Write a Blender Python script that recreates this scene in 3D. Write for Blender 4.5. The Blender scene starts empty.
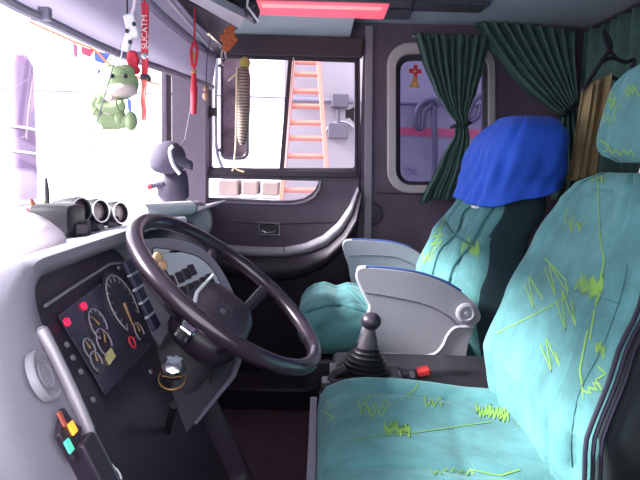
import bpy, bmesh, math, random
from mathutils import Vector as V, Matrix
from mathutils.bvhtree import BVHTree
from mathutils.geometry import tessellate_polygon
random.seed(7)
PI = math.pi
sc = bpy.context.scene
COL = sc.collection

# ------------------------------------------------------------ camera
F = 600.0
PITCH = math.atan(74/600.0); ROLL = math.radians(1.5)
cam_d = bpy.data.cameras.new('camera'); cam = bpy.data.objects.new('camera', cam_d); COL.objects.link(cam)
cam_d.sensor_width = 36; cam_d.lens = 36*F/640; cam_d.clip_start = 0.02
RM = Matrix.Rotation(PI/2 - PITCH, 3, 'X') @ Matrix.Rotation(ROLL, 3, 'Z')
cam.rotation_euler = RM.to_euler()
sc.camera = cam
EYE = V((0, 0, 0))

# sight lines measured on the photograph, met with real planes at measured depths
def ray(px, py):
    return (RM @ V((px-320, 240-py, -F))).normalized()
def U(px, py, Y):
    d = ray(px, py); return d*(Y/d.y)
def UZ(px, py, z):
    d = ray(px, py); return d*(z/d.z)
def UX(px, py, x):
    d = ray(px, py); return d*(x/d.x)
def UP(px, py, P0, n):
    d = ray(px, py); return d*(P0.dot(n)/d.dot(n))

# ------------------------------------------------------------ materials
MATS = {}
def mat(name, col, rough=.6, metal=0, bump=0, bscale=60, var=0, vscale=8, sheen=0, emit=None, estr=0, coat=0, spec=.5):
    m = bpy.data.materials.new(name); m.use_nodes = True
    nt = m.node_tree; b = nt.nodes['Principled BSDF']
    b.inputs['Base Color'].default_value = (*col, 1)
    b.inputs['Roughness'].default_value = rough
    b.inputs['Metallic'].default_value = metal
    b.inputs['Specular IOR Level'].default_value = spec
    b.inputs['Coat Weight'].default_value = coat
    if sheen:
        b.inputs['Sheen Weight'].default_value = sheen
        b.inputs['Sheen Roughness'].default_value = .35
        b.inputs['Sheen Tint'].default_value = (*[min(1, c*1.3+.35) for c in col], 1)
    if emit:
        b.inputs['Emission Color'].default_value = (*emit, 1)
        b.inputs['Emission Strength'].default_value = estr
    tc = nt.nodes.new('ShaderNodeTexCoord')
    if var:
        n = nt.nodes.new('ShaderNodeTexNoise'); n.inputs['Scale'].default_value = vscale; n.inputs['Detail'].default_value = 5
        nt.links.new(tc.outputs['Object'], n.inputs['Vector'])
        r = nt.nodes.new('ShaderNodeValToRGB')
        r.color_ramp.elements[0].position = .3; r.color_ramp.elements[1].position = .7
        r.color_ramp.elements[0].color = (*[c*(1-var) for c in col], 1)
        r.color_ramp.elements[1].color = (*[min(1, c*(1+var)) for c in col], 1)
        nt.links.new(n.outputs['Fac'], r.inputs['Fac']); nt.links.new(r.outputs['Color'], b.inputs['Base Color'])
    if bump:
        n = nt.nodes.new('ShaderNodeTexNoise'); n.inputs['Scale'].default_value = bscale; n.inputs['Detail'].default_value = 3
        nt.links.new(tc.outputs['Object'], n.inputs['Vector'])
        bp = nt.nodes.new('ShaderNodeBump'); bp.inputs['Strength'].default_value = bump; bp.inputs['Distance'].default_value = .002
        nt.links.new(n.outputs['Fac'], bp.inputs['Height']); nt.links.new(bp.outputs['Normal'], b.inputs['Normal'])
    MATS[name] = m
    return m

def glass(name, tint, gloss=.3):
    m = bpy.data.materials.new(name); m.use_nodes = True; nt = m.node_tree
    nt.nodes.remove(nt.nodes['Principled BSDF']); out = nt.nodes['Material Output']
    t = nt.nodes.new('ShaderNodeBsdfTransparent'); t.inputs['Color'].default_value = (*tint, 1)
    g = nt.nodes.new('ShaderNodeBsdfGlossy'); g.inputs['Roughness'].default_value = .03
    mx = nt.nodes.new('ShaderNodeMixShader'); fr = nt.nodes.new('ShaderNodeFresnel'); fr.inputs['IOR'].default_value = 1.3
    k = nt.nodes.new('ShaderNodeMath'); k.operation = 'MULTIPLY'; k.inputs[1].default_value = gloss; nt.links.new(fr.outputs[0], k.inputs[0]); nt.links.new(k.outputs[0], mx.inputs[0]); nt.links.new(t.outputs[0], mx.inputs[1]); nt.links.new(g.outputs[0], mx.inputs[2])
    nt.links.new(mx.outputs[0], out.inputs['Surface'])
    return m

def velour(name, col, dark):
    """short-pile seat fabric: mottled teal with thin sketchy darker loops"""
    m = mat(name, col, rough=.85, sheen=.22, bump=.35, bscale=220)
    nt = m.node_tree; b = nt.nodes['Principled BSDF']
    tc = nt.nodes.new('ShaderNodeTexCoord')
    n1 = nt.nodes.new('ShaderNodeTexNoise'); n1.inputs['Scale'].default_value = 9; n1.inputs['Detail'].default_value = 6; n1.inputs['Roughness'].default_value = .65
    nt.links.new(tc.outputs['Object'], n1.inputs['Vector'])
    r1 = nt.nodes.new('ShaderNodeValToRGB')
    r1.color_ramp.elements[0].position = .35; r1.color_ramp.elements[1].position = .68
    r1.color_ramp.elements[0].color = (*[c*.72 for c in col], 1); r1.color_ramp.elements[1].color = (*[min(1, c*1.25) for c in col], 1)
    nt.links.new(n1.outputs['Fac'], r1.inputs['Fac'])
    w = nt.nodes.new('ShaderNodeTexWave'); w.wave_type = 'RINGS'; w.inputs['Scale'].default_value = 4.3
    w.inputs['Distortion'].default_value = 14; w.inputs['Detail'].default_value = 2; w.inputs['Detail Scale'].default_value = 1.1
    nt.links.new(tc.outputs['Object'], w.inputs['Vector'])
    r2 = nt.nodes.new('ShaderNodeValToRGB')
    r2.color_ramp.elements[0].position = .0; r2.color_ramp.elements[1].position = .12
    r2.color_ramp.elements[0].color = (1, 1, 1, 1); r2.color_ramp.elements[1].color = (0, 0, 0, 1)
    nt.links.new(w.outputs['Fac'], r2.inputs['Fac'])
    ml = nt.nodes.new('ShaderNodeMath'); ml.operation = 'MULTIPLY'; ml.inputs[1].default_value = .2
    nt.links.new(r2.outputs['Color'], ml.inputs[0])
    mx = nt.nodes.new('ShaderNodeMixRGB'); mx.inputs['Color2'].default_value = (*dark, 1)
    nt.links.new(ml.outputs[0], mx.inputs['Fac']); nt.links.new(r1.outputs['Color'], mx.inputs['Color1'])
    nt.links.new(mx.outputs['Color'], b.inputs['Base Color'])
    return m

TEAL = velour('teal_velour', (.068, .205, .212), (.035, .11, .13))
LIME = mat('lime_thread', (.17, .34, .06), .8)
SIDESHADE = mat('shaded_side_velour', (.009, .032, .042), .9, sheen=.1, bump=.3, bscale=220)  # dark side velour, with the side's shade put into its colour
BLACKV = mat('dark_velour', (.012, .022, .026), .9, sheen=.2)
SEAMSHADE = mat('seam_shade', (.04, .13, .14), .9)  # darker teal painting the shade of sewn creases
PIPING = mat('dark_piping', (.016, .013, .035), .7)
DARKP = mat('dark_grained_plastic', (.055, .046, .062), .55, bump=.5, bscale=150, var=.12)
DOORP = mat('door_vinyl', (.125, .098, .135), .6, bump=.6, bscale=180, var=.1)
WALLM = mat('dark_wall_vinyl', (.115, .086, .125), .65, bump=.5, bscale=140, var=.12)
BLACK = mat('black_plastic', (.030, .022, .036), .38, bump=.2, bscale=120)
RUBBER = mat('black_rubber', (.014, .013, .018), .5)
WHEELM = mat('wheel_rim_plastic', (.03, .02, .032), .27, coat=.3)
GREYD = mat('dash_silver_plastic', (.185, .175, .215), .36, bump=.15, bscale=200)
GREYL = mat('light_grey_plastic', (.50, .48, .54), .45)
ARMG = mat('seat_shell_plastic', (.27, .27, .31), .5, bump=.25, bscale=220, var=.04)
ARML = mat('seat_shell_edge', (.33, .33, .38), .42)
BLUEP = mat('blue_edge_strip', (.05, .09, .27), .4)
PILLAR = mat('pillar_grey', (.26, .25, .30), .5)
WFRAME = mat('window_rubber', (.036, .025, .038), .5)
BEIGEF = mat('window_surround', (.48, .46, .45), .5)
CEIL = mat('ceiling_lining', (.36, .45, .50), .7, var=.06, bump=.3, bscale=90)
CEILD = mat('ceiling_panel_dark', (.05, .055, .07), .6)
BLIND = mat('sunblind_fabric', (.17, .16, .23), .8, var=.08, bump=.3, bscale=100)
nt_ = BLIND.node_tree; tr_ = nt_.nodes.new('ShaderNodeBsdfTranslucent'); tr_.inputs['Color'].default_value = (.55, .52, .60, 1)
mx_ = nt_.nodes.new('ShaderNodeMixShader'); mx_.inputs[0].default_value = .6
nt_.links.new(nt_.nodes['Principled BSDF'].outputs[0], mx_.inputs[1]); nt_.links.new(tr_.outputs[0], mx_.inputs[2]); nt_.links.new(mx_.outputs[0], nt_.nodes['Material Output'].inputs['Surface'])
CURT = mat('green_curtain', (.048, .112, .092), .85, sheen=.3, bump=.3, bscale=260, var=.15, vscale=20)
CURTB = mat('tieback', (.01, .02, .02), .8)
BLUEC = mat('blue_cover_cloth', (.012, .085, .56), .8, sheen=.15, bump=.35, bscale=240, var=.06)
TAN = mat('tan_cloth', (.30, .22, .11), .85, var=.2, vscale=14)
FLOORM = mat('dark_floor_mat', (.08, .04, .055), .75, bump=.8, bscale=90, var=.3)
CHROME = mat('chrome', (.8, .8, .84), .12, metal=1)
STEEL = mat('brushed_steel', (.55, .54, .58), .32, metal=1)
WHITE = mat('white_plastic', (.82, .82, .86), .45)
REDM = mat('red_ribbon', (.62, .03, .06), .7)
ORANGEM = mat('orange_bloom', (.42, .10, .03), .7)
PINKM = mat('pink_cloth', (.85, .74, .80), .85, var=.1)
FROG = mat('green_plush', (.34, .45, .24), .95, sheen=.4, bump=.6, bscale=180, var=.12)
FROGB = mat('pale_plush', (.62, .52, .50), .95, sheen=.4, bump=.5, bscale=180)
YELL = mat('yellow_plush', (.50, .42, .12), .9)
CREAM = mat('cream_cord', (.72, .58, .38), .8)
GLASSW = glass('clear_glass', (.97, .97, 1))
GLASST = glass('tinted_glass', (.42, .42, .55))
GLASSD = glass('door_glass', (.93, .92, .97))
REDLENS = mat('red_lens', (.8, .05, .10), .35, emit=(1, .16, .24), estr=.85)
REDLENS2 = mat('red_lens_bright', (.9, .35, .35), .35, emit=(1, .36, .38), estr=.8)
PANELG = mat('switch_panel_grey', (.40, .42, .47), .45)
NAVY = mat('switch_navy', (.02, .02, .055), .4)
GAUGE = mat('gauge_face', (.035, .03, .05), .35)
GAUGEW = mat('gauge_marks', (.32, .29, .33), .5)
DISPM = mat('display_face', (.05, .045, .07), .25, coat=.4)
LCD = mat('lcd_yellow', (.45, .42, .2), .4, emit=(.5, .45, .2), estr=.15)
WARN = mat('warning_red', (.9, .02, .08), .5, emit=(1, .02, .1), estr=1.1)
AMBER = mat('amber_lamp', (1, .3, .03), .5, emit=(1, .33, .03), estr=1.6)
GREENL = mat('green_lamp', (.1, .6, .45), .5, emit=(.08, .55, .40), estr=.7)
BUSW = mat('bus_paint', (.20, .182, .205), .4, var=.06, vscale=2)
BUSR = mat('red_band', (.40, .06, .10), .5)
LADM = mat('orange_ladder', (.42, .13, .09), .5)
GREYO = mat('outdoor_grey', (.15, .14, .19), .6)
ASPH = mat('yard_ground', (.45, .43, .45), .9, var=.1, vscale=3)
BOXM = mat('tan_carton', (.22, .17, .15), .8, var=.1)
LILAC = mat('lilac_paint', (.17, .11, .21), .6)

# ------------------------------------------------------------ geometry helpers
def nb(): return bmesh.new()

def build(name, bm, m, parent=None, smooth=True, bevel=0, solid=0, auto=40, sub=0):
    me = bpy.data.meshes.new(name)
    bmesh.ops.recalc_face_normals(bm, faces=bm.faces)
    if smooth:
        for f in bm.faces: f.smooth = True
        for e in bm.edges:
            if len(e.link_faces) == 2 and e.calc_face_angle(0) > math.radians(auto): e.smooth = False
    bm.to_mesh(me); bm.free()
    for x in (m if isinstance(m, (list, tuple)) else [m]): me.materials.append(x)
    o = bpy.data.objects.new(name, me); COL.objects.link(o)
    if solid:
        s = o.modifiers.new('solid', 'SOLIDIFY'); s.thickness = solid; s.offset = 0
    if bevel:
        b = o.modifiers.new('bevel', 'BEVEL'); b.width = bevel; b.segments = 3; b.limit_method = 'ANGLE'
    if sub:
        s = o.modifiers.new('sub', 'SUBSURF'); s.levels = sub; s.render_levels = sub
    if parent: o.parent = parent
    return o

def thing(name, label, cat, group=None):
    o = bpy.data.objects.new(name, None); COL.objects.link(o); o.empty_display_size = .05
    tag(o, label, cat, group); return o
def tag(o, label, cat, group=None):
    o['label'] = label; o['category'] = cat
    if group: o['group'] = group
    return o
def struct(o): o['kind'] = 'structure'; return o
def lab(o, label): o['label'] = label; return o

def box(bm, c, s, R=None):
    M = Matrix.Translation(V(c))
    if R is not None: M = M @ (R.to_4x4() if len(R) == 3 else R)
    M = M @ Matrix.Diagonal((*s, 1))
    return bmesh.ops.create_cube(bm, size=1, matrix=M)['verts']

def frame(z, x=None):
    """rotation with local z along z, local x near x"""
    z = V(z).normalized(); x = V(x) if x is not None else V((1, 0, 0)) if abs(z.x) < .9 else V((0, 1, 0))
    y = z.cross(x).normalized(); x = y.cross(z)
    return Matrix((x, y, z)).transposed()

def tube(bm, pts, r, n=10, closed=False, cap=True):
    pts = [V(p) for p in pts]; N = len(pts)
    rs = r if isinstance(r, (list, tuple)) else [r]*N
    t0 = (pts[1]-pts[0]).normalized()
    nrm = frame(t0).col[0]; rings = []
    for i, p in enumerate(pts):
        a = pts[(i-1) % N] if (closed or i > 0) else p; b = pts[(i+1) % N] if (closed or i < N-1) else p
        t = (b-a).normalized(); nrm = (nrm - t*nrm.dot(t)).normalized(); bi = t.cross(nrm)
        rings.append([bm.verts.new(p + (nrm*math.cos(2*PI*k/n) + bi*math.sin(2*PI*k/n))*rs[i]) for k in range(n)])
    bridge(bm, rings, closed, cap)
def bridge(bm, rings, closed=False, cap=True):
    n = len(rings[0]); N = len(rings)
    for i in range(N if closed else N-1):
        a, b = rings[i], rings[(i+1) % N]
        for k in range(n):
            bm.faces.new((a[k], a[(k+1) % n], b[(k+1) % n], b[k]))
    if cap and not closed:
        for r in (rings[0], rings[-1]):
            c = bm.verts.new(sum((v.co for v in r), V())/n)
            for k in range(n): bm.faces.new((r[k], r[(k+1) % n], c))
def loft(bm, rings, cap=True, closed=False):
    bridge(bm, [[bm.verts.new(p) for p in r] for r in rings], closed, cap)

def lathe(bm, prof, o, axis, n=24, xdir=None):
    R = frame(axis, xdir); o = V(o)
    loft(bm, [[o + R @ V((r*math.cos(2*PI*k/n), r*math.sin(2*PI*k/n), h)) for k in range(n)] for r, h in prof])

def disc(bm, c, n, r, th=.002, seg=24, r2=None):
    lathe(bm, [(r, 0), (r2 or r, th)], c, n, seg)
def ring(bm, c, n, r, w, seg=32, xdir=None, a0=0, a1=2*PI, k=6):
    R = frame(n, xdir); full = abs(a1-a0-2*PI) < 1e-6
    m = seg if full else seg+1
    tube(bm, [V(c) + R @ V((r*math.cos(a0+(a1-a0)*i/seg), r*math.sin(a0+(a1-a0)*i/seg), 0)) for i in range(m)], w, k, closed=full)

def ball(bm, c, r, s=(1, 1, 1), R=None, u=20, v=14):
    M = Matrix.Translation(V(c))
    if R is not None: M = M @ R.to_4x4()
    M = M @ Matrix.Diagonal((s[0], s[1], s[2], 1))
    bmesh.ops.create_uvsphere(bm, u_segments=u, v_segments=v, radius=r, matrix=M)

def prism(bm, pts, vec, holes=()):
    """flat outline (with holes) extruded along vec"""
    vec = V(vec); loops = [[V(p) for p in pts]] + [[V(p) for p in h] for h in holes]
    flat = [p for l in loops for p in l]
    tris = tessellate_polygon(loops)
    a = [bm.verts.new(p) for p in flat]; b = [bm.verts.new(p+vec) for p in flat]
    for t in tris:
        try:
            bm.faces.new([a[i] for i in t]); bm.faces.new([b[i] for i in reversed(t)])
        except ValueError: pass
    k = 0
    for l in loops:
        n = len(l)
        for i in range(n):
            bm.faces.new((a[k+i], a[k+(i+1) % n], b[k+(i+1) % n], b[k+i]))
        k += n

def smoothline(pts, n=6, closed=False):
    """Catmull-Rom"""
    P = [V(p) for p in pts]; N = len(P); out = []
    for i in range(N if closed else N-1):
        g = (lambda j: P[j % N]) if closed else (lambda j: P[max(0, min(N-1, j))])
        p0, p1, p2, p3 = g(i-1), g(i), g(i+1), g(i+2)
        for k in range(n):
            t = k/n
            out.append(.5*((2*p1)+(p2-p0)*t+(2*p0-5*p1+4*p2-p3)*t*t+(3*p1-p0-3*p2+p3)*t**3))
    if not closed: out.append(P[-1])
    return out

def lerp(a, b, t): return a + (b-a)*t
def interp(xs, ys, x):
    if x <= xs[0]: return ys[0]
    for i in range(len(xs)-1):
        if x <= xs[i+1]:
            t = (x-xs[i])/(xs[i+1]-xs[i]); t = t*t*(3-2*t)*.4 + t*.6
            return ys[i]+(ys[i+1]-ys[i])*t
    return ys[-1]

def rrect(x0, x1, y0, y1, r, n=6):
    """rounded rectangle, r = 4 corner radii starting at (x0,y0) going round to (x1,y0),(x1,y1),(x0,y1)"""
    r = r if isinstance(r, (list, tuple)) else [r]*4; out = []
    for (cx, cy, a), q in zip(((x0+r[0], y0+r[0], PI), (x1-r[1], y0+r[1], 1.5*PI), (x1-r[2], y1-r[2], 0), (x0+r[3], y1-r[3], .5*PI)), r):
        for k in range(n+1):
            t = a + .5*PI*k/n; out.append((cx+q*math.cos(t), cy+q*math.sin(t)))
    return out

def grid_surface(bm, fn, nu, nv):
    g = [[bm.verts.new(fn(i/nu, j/nv)) for i in range(nu+1)] for j in range(nv+1)]
    for j in range(nv):
        for i in range(nu): bm.faces.new((g[j][i], g[j][i+1], g[j+1][i+1], g[j+1][i]))

def scribble(o, strokes, m, w=.0013, off=.0010):
    """thread pattern woven into a cushion: thin strokes lying on its surface, inside its own mesh"""
    me = o.data; bm = bmesh.new(); bm.from_mesh(me)
    tree = BVHTree.FromBMesh(bm)
    me.materials.append(m); mi = len(me.materials)-1
    for s in strokes:
        pts = []
        for i in range(len(s)-1):
            L = max(2, int(math.hypot(s[i+1][0]-s[i][0], s[i+1][1]-s[i][1])/3))
            for k in range(L): pts.append((lerp(s[i][0], s[i+1][0], k/L), lerp(s[i][1], s[i+1][1], k/L)))
        pts.append(s[-1]); hits = []
        for p in pts:
            h = tree.ray_cast(EYE, ray(*p))
            if h[0] is not None:
                n = h[1] if h[1].dot(ray(*p)) < 0 else -h[1]
                hits.append((h[0]+n*off, n))
        prev = None
        for i, (p, n) in enumerate(hits):
            a = hits[max(0, i-1)][0]; b = hits[min(len(hits)-1, i+1)][0]; t = b-a
            if t.length < 1e-6 or (i and (p-hits[i-1][0]).length > .06): prev = None; continue
            sd = n.cross(t).normalized()*w
            cur = (bm.verts.new(p+sd), bm.verts.new(p-sd))
            if prev:
                f = bm.faces.new((prev[0], cur[0], cur[1], prev[1])); f.material_index = mi; f.smooth = True
            prev = cur
    bm.to_mesh(me); bm.free()

def crease(o, lines, depth=.014, width=.011):
    """sewn creases: press the surface in along lines"""
    me = o.data; bm = bmesh.new(); bm.from_mesh(me); tree = BVHTree.FromBMesh(bm); pts = []
    for s in lines:
        for i in range(len(s)-1):
            L = max(2, int(math.hypot(s[i+1][0]-s[i][0], s[i+1][1]-s[i][1])/1.5))
            for k in range(L+1):
                h = tree.ray_cast(EYE, ray(lerp(s[i][0], s[i+1][0], k/L), lerp(s[i][1], s[i+1][1], k/L)))
                if h[0] is not None: pts.append(h[0])
    bm.free()
    from mathutils.kdtree import KDTree
    kd = KDTree(len(pts))
    for i, p in enumerate(pts): kd.insert(p, i)
    kd.balance()
    N_ = [v.normal.copy() for v in me.vertices]
    for v, nn in zip(list(me.vertices), N_):
        d = kd.find(v.co)[2]
        if d < width*4: v.co = v.co - nn*depth*(math.exp(-d/width*1.0) - .018)
    me.update()

def shaded_seam(o, pts, r, m, parent, name='shaded_seam'):  # tube along a crease, crease shade put into its colour
    b2 = bmesh.new(); b2.from_mesh(o.data); tr = BVHTree.FromBMesh(b2); P = []
    pts = smoothline([(x, y, 0) for x, y in pts], 8)
    for q in pts:
        h = tr.ray_cast(EYE, ray(q.x, q.y))
        if h[0] is not None and (not P or (h[0]-P[-1]).length < .06): P.append(h[0])
    b2.free()
    if len(P) > 2:
        bm = nb(); tube(bm, P, [r*.3]+[r]*(len(P)-2)+[r*.3], 6); return build(name, bm, m, parent)

def zig(cx, cy, w, h, n, tilt=0):
    """a scratchy hand-drawn zigzag"""
    out = []
    for i in range(n):
        t = i/(n-1)-.5
        x, y = t*w, (h/2 if i % 2 else -h/2)*(.7+.3*math.sin(i*2.3+cx))
        out.append((cx + x*math.cos(tilt)-y*math.sin(tilt), cy + x*math.sin(tilt)+y*math.cos(tilt)))
    return out

# ============================================================ THE CAB SHELL
YW = 2.60       # far (passenger side) wall
FZ = -1.0       # floor
def W(px, py): return U(px, py, YW)
# --- floor
bm = nb(); prism(bm, [(-1.0, .38, FZ), (1.3, .38, FZ), (1.3, 2.66, FZ), (-1.0, 2.66, FZ)], (0, 0, -.05))
struct(build('floor', bm, FLOORM, smooth=False))
# --- ceiling
CZ = .60
bm = nb(); prism(bm, [(-1.0, .38, CZ), (1.3, .38, CZ), (1.3, 2.66, CZ), (-1.0, 2.66, CZ)], (0, 0, .05))
struct(build('ceiling', bm, CEIL, smooth=False))
# coved roof panel over the door
a = U(165, 18, 2.35); b = U(357, 27, 2.35); c = W(350, 39); d = W(165, 33)
COVE = mat('cove_lining', (.42, .50, .54), .7)
bm = nb(); prism(bm, [V((a.x, 2.33, CZ+.0)), V((b.x, 2.33, CZ)), V((c.x+.0, YW-.012, c.z)), V((d.x, YW-.012, c.z))], (0, .02, .015))
struct(build('trim_1', bm, COVE, smooth=False, bevel=.004))
# dark roof edge band with the lamp
bm = nb(); box(bm, (.27, 2.28, CZ-.008), (.62, .12, .016)); struct(build('trim_2', bm, CEILD, smooth=False, bevel=.004))

# --- far wall with the door opening and the small window opening
def warc(pts, n=6): return [W(*p) for p in pts]
win_o = [W(*p) for p in rrect(387, 495, 43, 193, 22)]
win_i = [W(*p) for p in rrect(398, 486, 57, 184, 14)]
xL = -.74
dx0, dx1 = W(204, 100).x, W(362, 100).x
door_top = W(280, 52).z
hole_d = [V((dx0, YW, FZ)), V((dx1, YW, FZ)), V((dx1, YW, door_top)), V((dx0, YW, door_top))]
bm = nb()
prism(bm, [(xL+.15, YW, FZ), (1.3, YW, FZ), (1.3, YW, CZ), (xL+.15, YW, CZ)], (0, .05, 0), [list(reversed(hole_d)), win_o[::-1]])
struct(build('wall_right', bm, WALLM, smooth=False))
# pillar strip between door and window
bm = nb(); A = W(365, 26); B = W(373, 26); C_ = W(371, 300); D = W(363.5, 300)
prism(bm, [A, B, C_, D], (0, -.015, 0)); struct(build('trim_3', bm, PILLAR, smooth=False, bevel=.004))
# header above the door, dark with a shadowed reveal
bm = nb(); prism(bm, [W(165, 34), W(364, 40), W(362, 59), W(198, 54.5)], (0, -.035, 0)); struct(build('trim_4', bm, WFRAME, smooth=False, bevel=.006))
# narrow seam panel on the wall right of the pillar and the vertical ridge
bm = nb(); prism(bm, [W(376, 192), W(470, 194), W(470, 196), W(376, 194)], (0, -.006, 0)); struct(build('trim_5', bm, WFRAME, smooth=False))
# air outlet recess low on the wall beside the pillar
bm = nb(); ring(bm, W(371, 214)+V((0, -.006, 0)), (0, 1, 0), .045, .006); ring(bm, W(371, 214)+V((0, -.006, 0)), (0, 1, 0), .025, .004)
tag(build('round_wall_vent', bm, BLACK), 'round black wall vent beside the pillar foot behind the passenger seat', 'vent')

# --- window_2: the small rounded side window
win = bpy.data.objects.new('window_2', None); COL.objects.link(win); struct(win)
bm = nb(); loft(bm, [[p+V((0, dy, 0)) for p in pp] for pp, dy in
    ((win_o, .03), (win_o, -.012), ([W(*p) for p in rrect(388.5, 493.5, 44.5, 191.5, 21)], -.018), ([W(*p) for p in rrect(395, 488, 53, 186, 16)], -.018), ([W(*p) for p in rrect(396, 487.5, 54.5, 185, 15)], -.006), ([W(*p) for p in rrect(396, 487.5, 54.5, 185, 15)], .03))], cap=False)
build('window_frame', bm, BEIGEF, win)
bm = nb(); loft(bm, [[p+V((0, dy, 0)) for p in pp] for pp, dy in
    (([W(*p) for p in rrect(396, 487.5, 54.5, 185, 15)], -.004), ([W(*p) for p in rrect(400.5, 483, 60, 181.5, 11)], .004), ([W(*p) for p in rrect(400.5, 483, 60, 181.5, 11)], .03))], cap=False)
build('window_seal', bm, WFRAME, win)
bm = nb(); prism(bm, [W(*p)+V((0, .02, 0)) for p in rrect(397, 487, 56, 185, 14)], (0, .004, 0)); build('pane', bm, GLASST, win, smooth=False)

# --- the passenger door
door = bpy.data.objects.new('door_1', None); COL.objects.link(door); struct(door)
YD = YW-.0
hu = [W(*p) for p in rrect(211, 354.5, 57, 168, [2, 3, 3, 3])]      # main window hole
low = [W(*p) for p in [(206, 178.5), (317.5, 182)] ]
hl = [W(206, 178.5), W(318.5, 181), W(316, 188), W(311, 194), W(303, 198.5), W(292, 200.5), W(270, 200.5), W(205, 197.5)]
outer = [W(203.5, 53), W(360, 57), W(361, 200), W(356, 225), W(345, 247), W(328, 263), W(308, 274), W(285, 279), W(255, 280), W(228, 275), W(204, 262)]
bm = nb(); prism(bm, outer, (0, .045, 0), [hu, hl])
build('door_panel', bm, DOORP, door, smooth=False, bevel=.002)
# window rubber frame bars
bm = nb()
prism(bm, [W(203, 54), W(357.5, 59), W(357.5, 174), W(203, 170)], (0, -.012, 0), [[W(208.5, 58), W(354.5, 63), W(354.5, 170), W(207.5, 167)]])
build('window_frame', bm, WFRAME, door, smooth=False, bevel=.003)
bm = nb(); prism(bm, [W(203, 168), W(357, 171.5), W(357, 178), W(203, 176)], (0, -.03, 0)); build('glass_rail', bm, WFRAME, door, smooth=False, bevel=.005)
bm = nb(); prism(bm, [W(288.5, 58), W(292.5, 58), W(284, 168), W(279.5, 168)], (0, -.012, 0)); build('window_divider', bm, WFRAME, door, smooth=False, bevel=.003)
bm = nb(); prism(bm, [W(293, 58), W(294.5, 58), W(286, 168), W(284.5, 168)], (0, -.014, 0)); build('chrome_strip', bm, STEEL, door, smooth=False)
bm = nb(); tube(bm, [W(*p)+V((0, -.004, 0)) for p in ((205, 201.5), (270, 204), (292, 204.5), (305, 202), (314, 197), (319.5, 189), (321, 181))], .006, 8)
build('quarter_window_trim', bm, PILLAR, door)
for (x, y, s) in ((354, 115, -1), (208, 113, 1)):
    bm = nb(); prism(bm, [W(x, y-8), W(x+s*5, y-5), W(x+s*9, y-5), W(x+s*9, y+4), W(x+s*5, y+3), W(x, y+8)], (0, -.02, 0)); build('window_latch', bm, BLACK, door, smooth=False, bevel=.002)
bm = nb(); prism(bm, [W(205, 55), W(358, 59), W(358, 172), W(204, 170)], (0, .004, 0)); o = build('pane', bm, GLASSD, door, smooth=False); o.location.y = .03
bm = nb(); prism(bm, [W(204, 176), W(322, 179), W(318, 203), W(203, 199)], (0, .004, 0)); o = build('pane', bm, GLASSD, door, smooth=False); o.location.y = .03
# raised arm-rest bulge under the silver strip (pocket)
strip_t = [(226, 244.5), (255, 246.5), (284, 247), (305, 243), (323, 235), (338, 222), (349, 206), (357, 186)]
strip_b = [(226, 253.5), (255, 256.5), (284, 257), (308, 253), (328, 245), (343, 231), (353, 214), (359.5, 192)]
def bulge(u, v):
    i = u*(len(strip_b)-1); k = min(int(i), len(strip_b)-2); t = i-k
    p = lerp(W(*strip_b[k]), W(*strip_b[k+1]), t)
    outr = [(212, 270), (238, 278), (270, 282), (300, 278), (325, 267), (345, 249), (358, 226), (362, 196)]
    q = lerp(W(*outr[k]), W(*outr[k+1]), t)
    r = lerp(p, q, v); r.y = YW - .004 - .05*math.sin(PI*min(1, v*1.0))**.7
    return r
bm = nb(); grid_surface(bm, bulge, 28, 10); build('door_pocket', bm, DARKP, door, auto=80)
def strip(u, v):
    i = u*(len(strip_b)-1); k = min(int(i), len(strip_b)-2); t = i-k
    r = lerp(lerp(W(*strip_t[k]), W(*strip_t[k+1]), t), lerp(W(*strip_b[k]), W(*strip_b[k+1]), t), v)
    r.y = YW - .004 - .022*math.sin(PI*v)**.6
    return r
bm = nb(); grid_surface(bm, strip, 30, 8); build('silver_trim_strip', bm, GREYL, door, auto=80)
bm = nb(); tube(bm, [W(284, 246)+V((0, -.02, 0)), W(284.5, 250)+V((0, -.028, 0)), W(284.5, 257)+V((0, -.01, 0))], .0022, 6); tube(bm, [W(230, 222), W(260, 224), W(284, 224), W(345, 222)], .0025, 6)
build('panel_seam', bm, BLACK, door)
# door handle: chrome bezel, dark cup, chrome lever
h = nb(); prism(h, [W(258, 222), W(280, 223), W(279.5, 236), W(257.5, 235.5)], (0, -.012, 0), [[W(260, 224), W(278, 225), W(277.5, 234), W(259.5, 233.5)]])
hd = build('door_handle', h, CHROME, door, smooth=False, bevel=.0015)
h = nb(); prism(h, [W(260, 224), W(278, 225), W(277.5, 234), W(259.5, 233.5)], (0, -.004, 0)); build('handle_cup', h, BLACK, hd, smooth=False)
h = nb(); tube(h, [W(262, 230)+V((0, -.008, 0)), W(266, 232)+V((0, -.014, 0)), W(272, 232)+V((0, -.014, 0)), W(276, 231)+V((0, -.008, 0))], .004, 8); build('handle_lever', h, CHROME, hd)
# dark lower door and step well panel below
bm = nb(); prism(bm, [W(203.6, 203), W(335, 204), W(340, 185), W(362, 185), W(362, 420), W(203.6, 420)], (0, .03, 0)); o = build('lower_door_panel', bm, BLACK, door, smooth=False); o.location.y = .05
# sill rails seen low through the footwell
for (p, q, nm) in (((218, 374), (312, 379), 1), ((218, 394), (312, 397), 2)):
    bm = nb(); tube(bm, [U(*p, 2.52), U(*q, 2.52)], .004, 8); tag(build('step_rail', bm, STEEL), ['upper', 'lower'][nm-1]+' thin metal edge rail of the dark door step seen under the steering wheel', 'rail', 'metal step edge rails')
bm = nb(); box(bm, (-.2, 2.47, -.955), (1.1, .22, .09)); struct(build('trim_6', bm, BLACK, smooth=False, bevel=.01))

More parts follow.
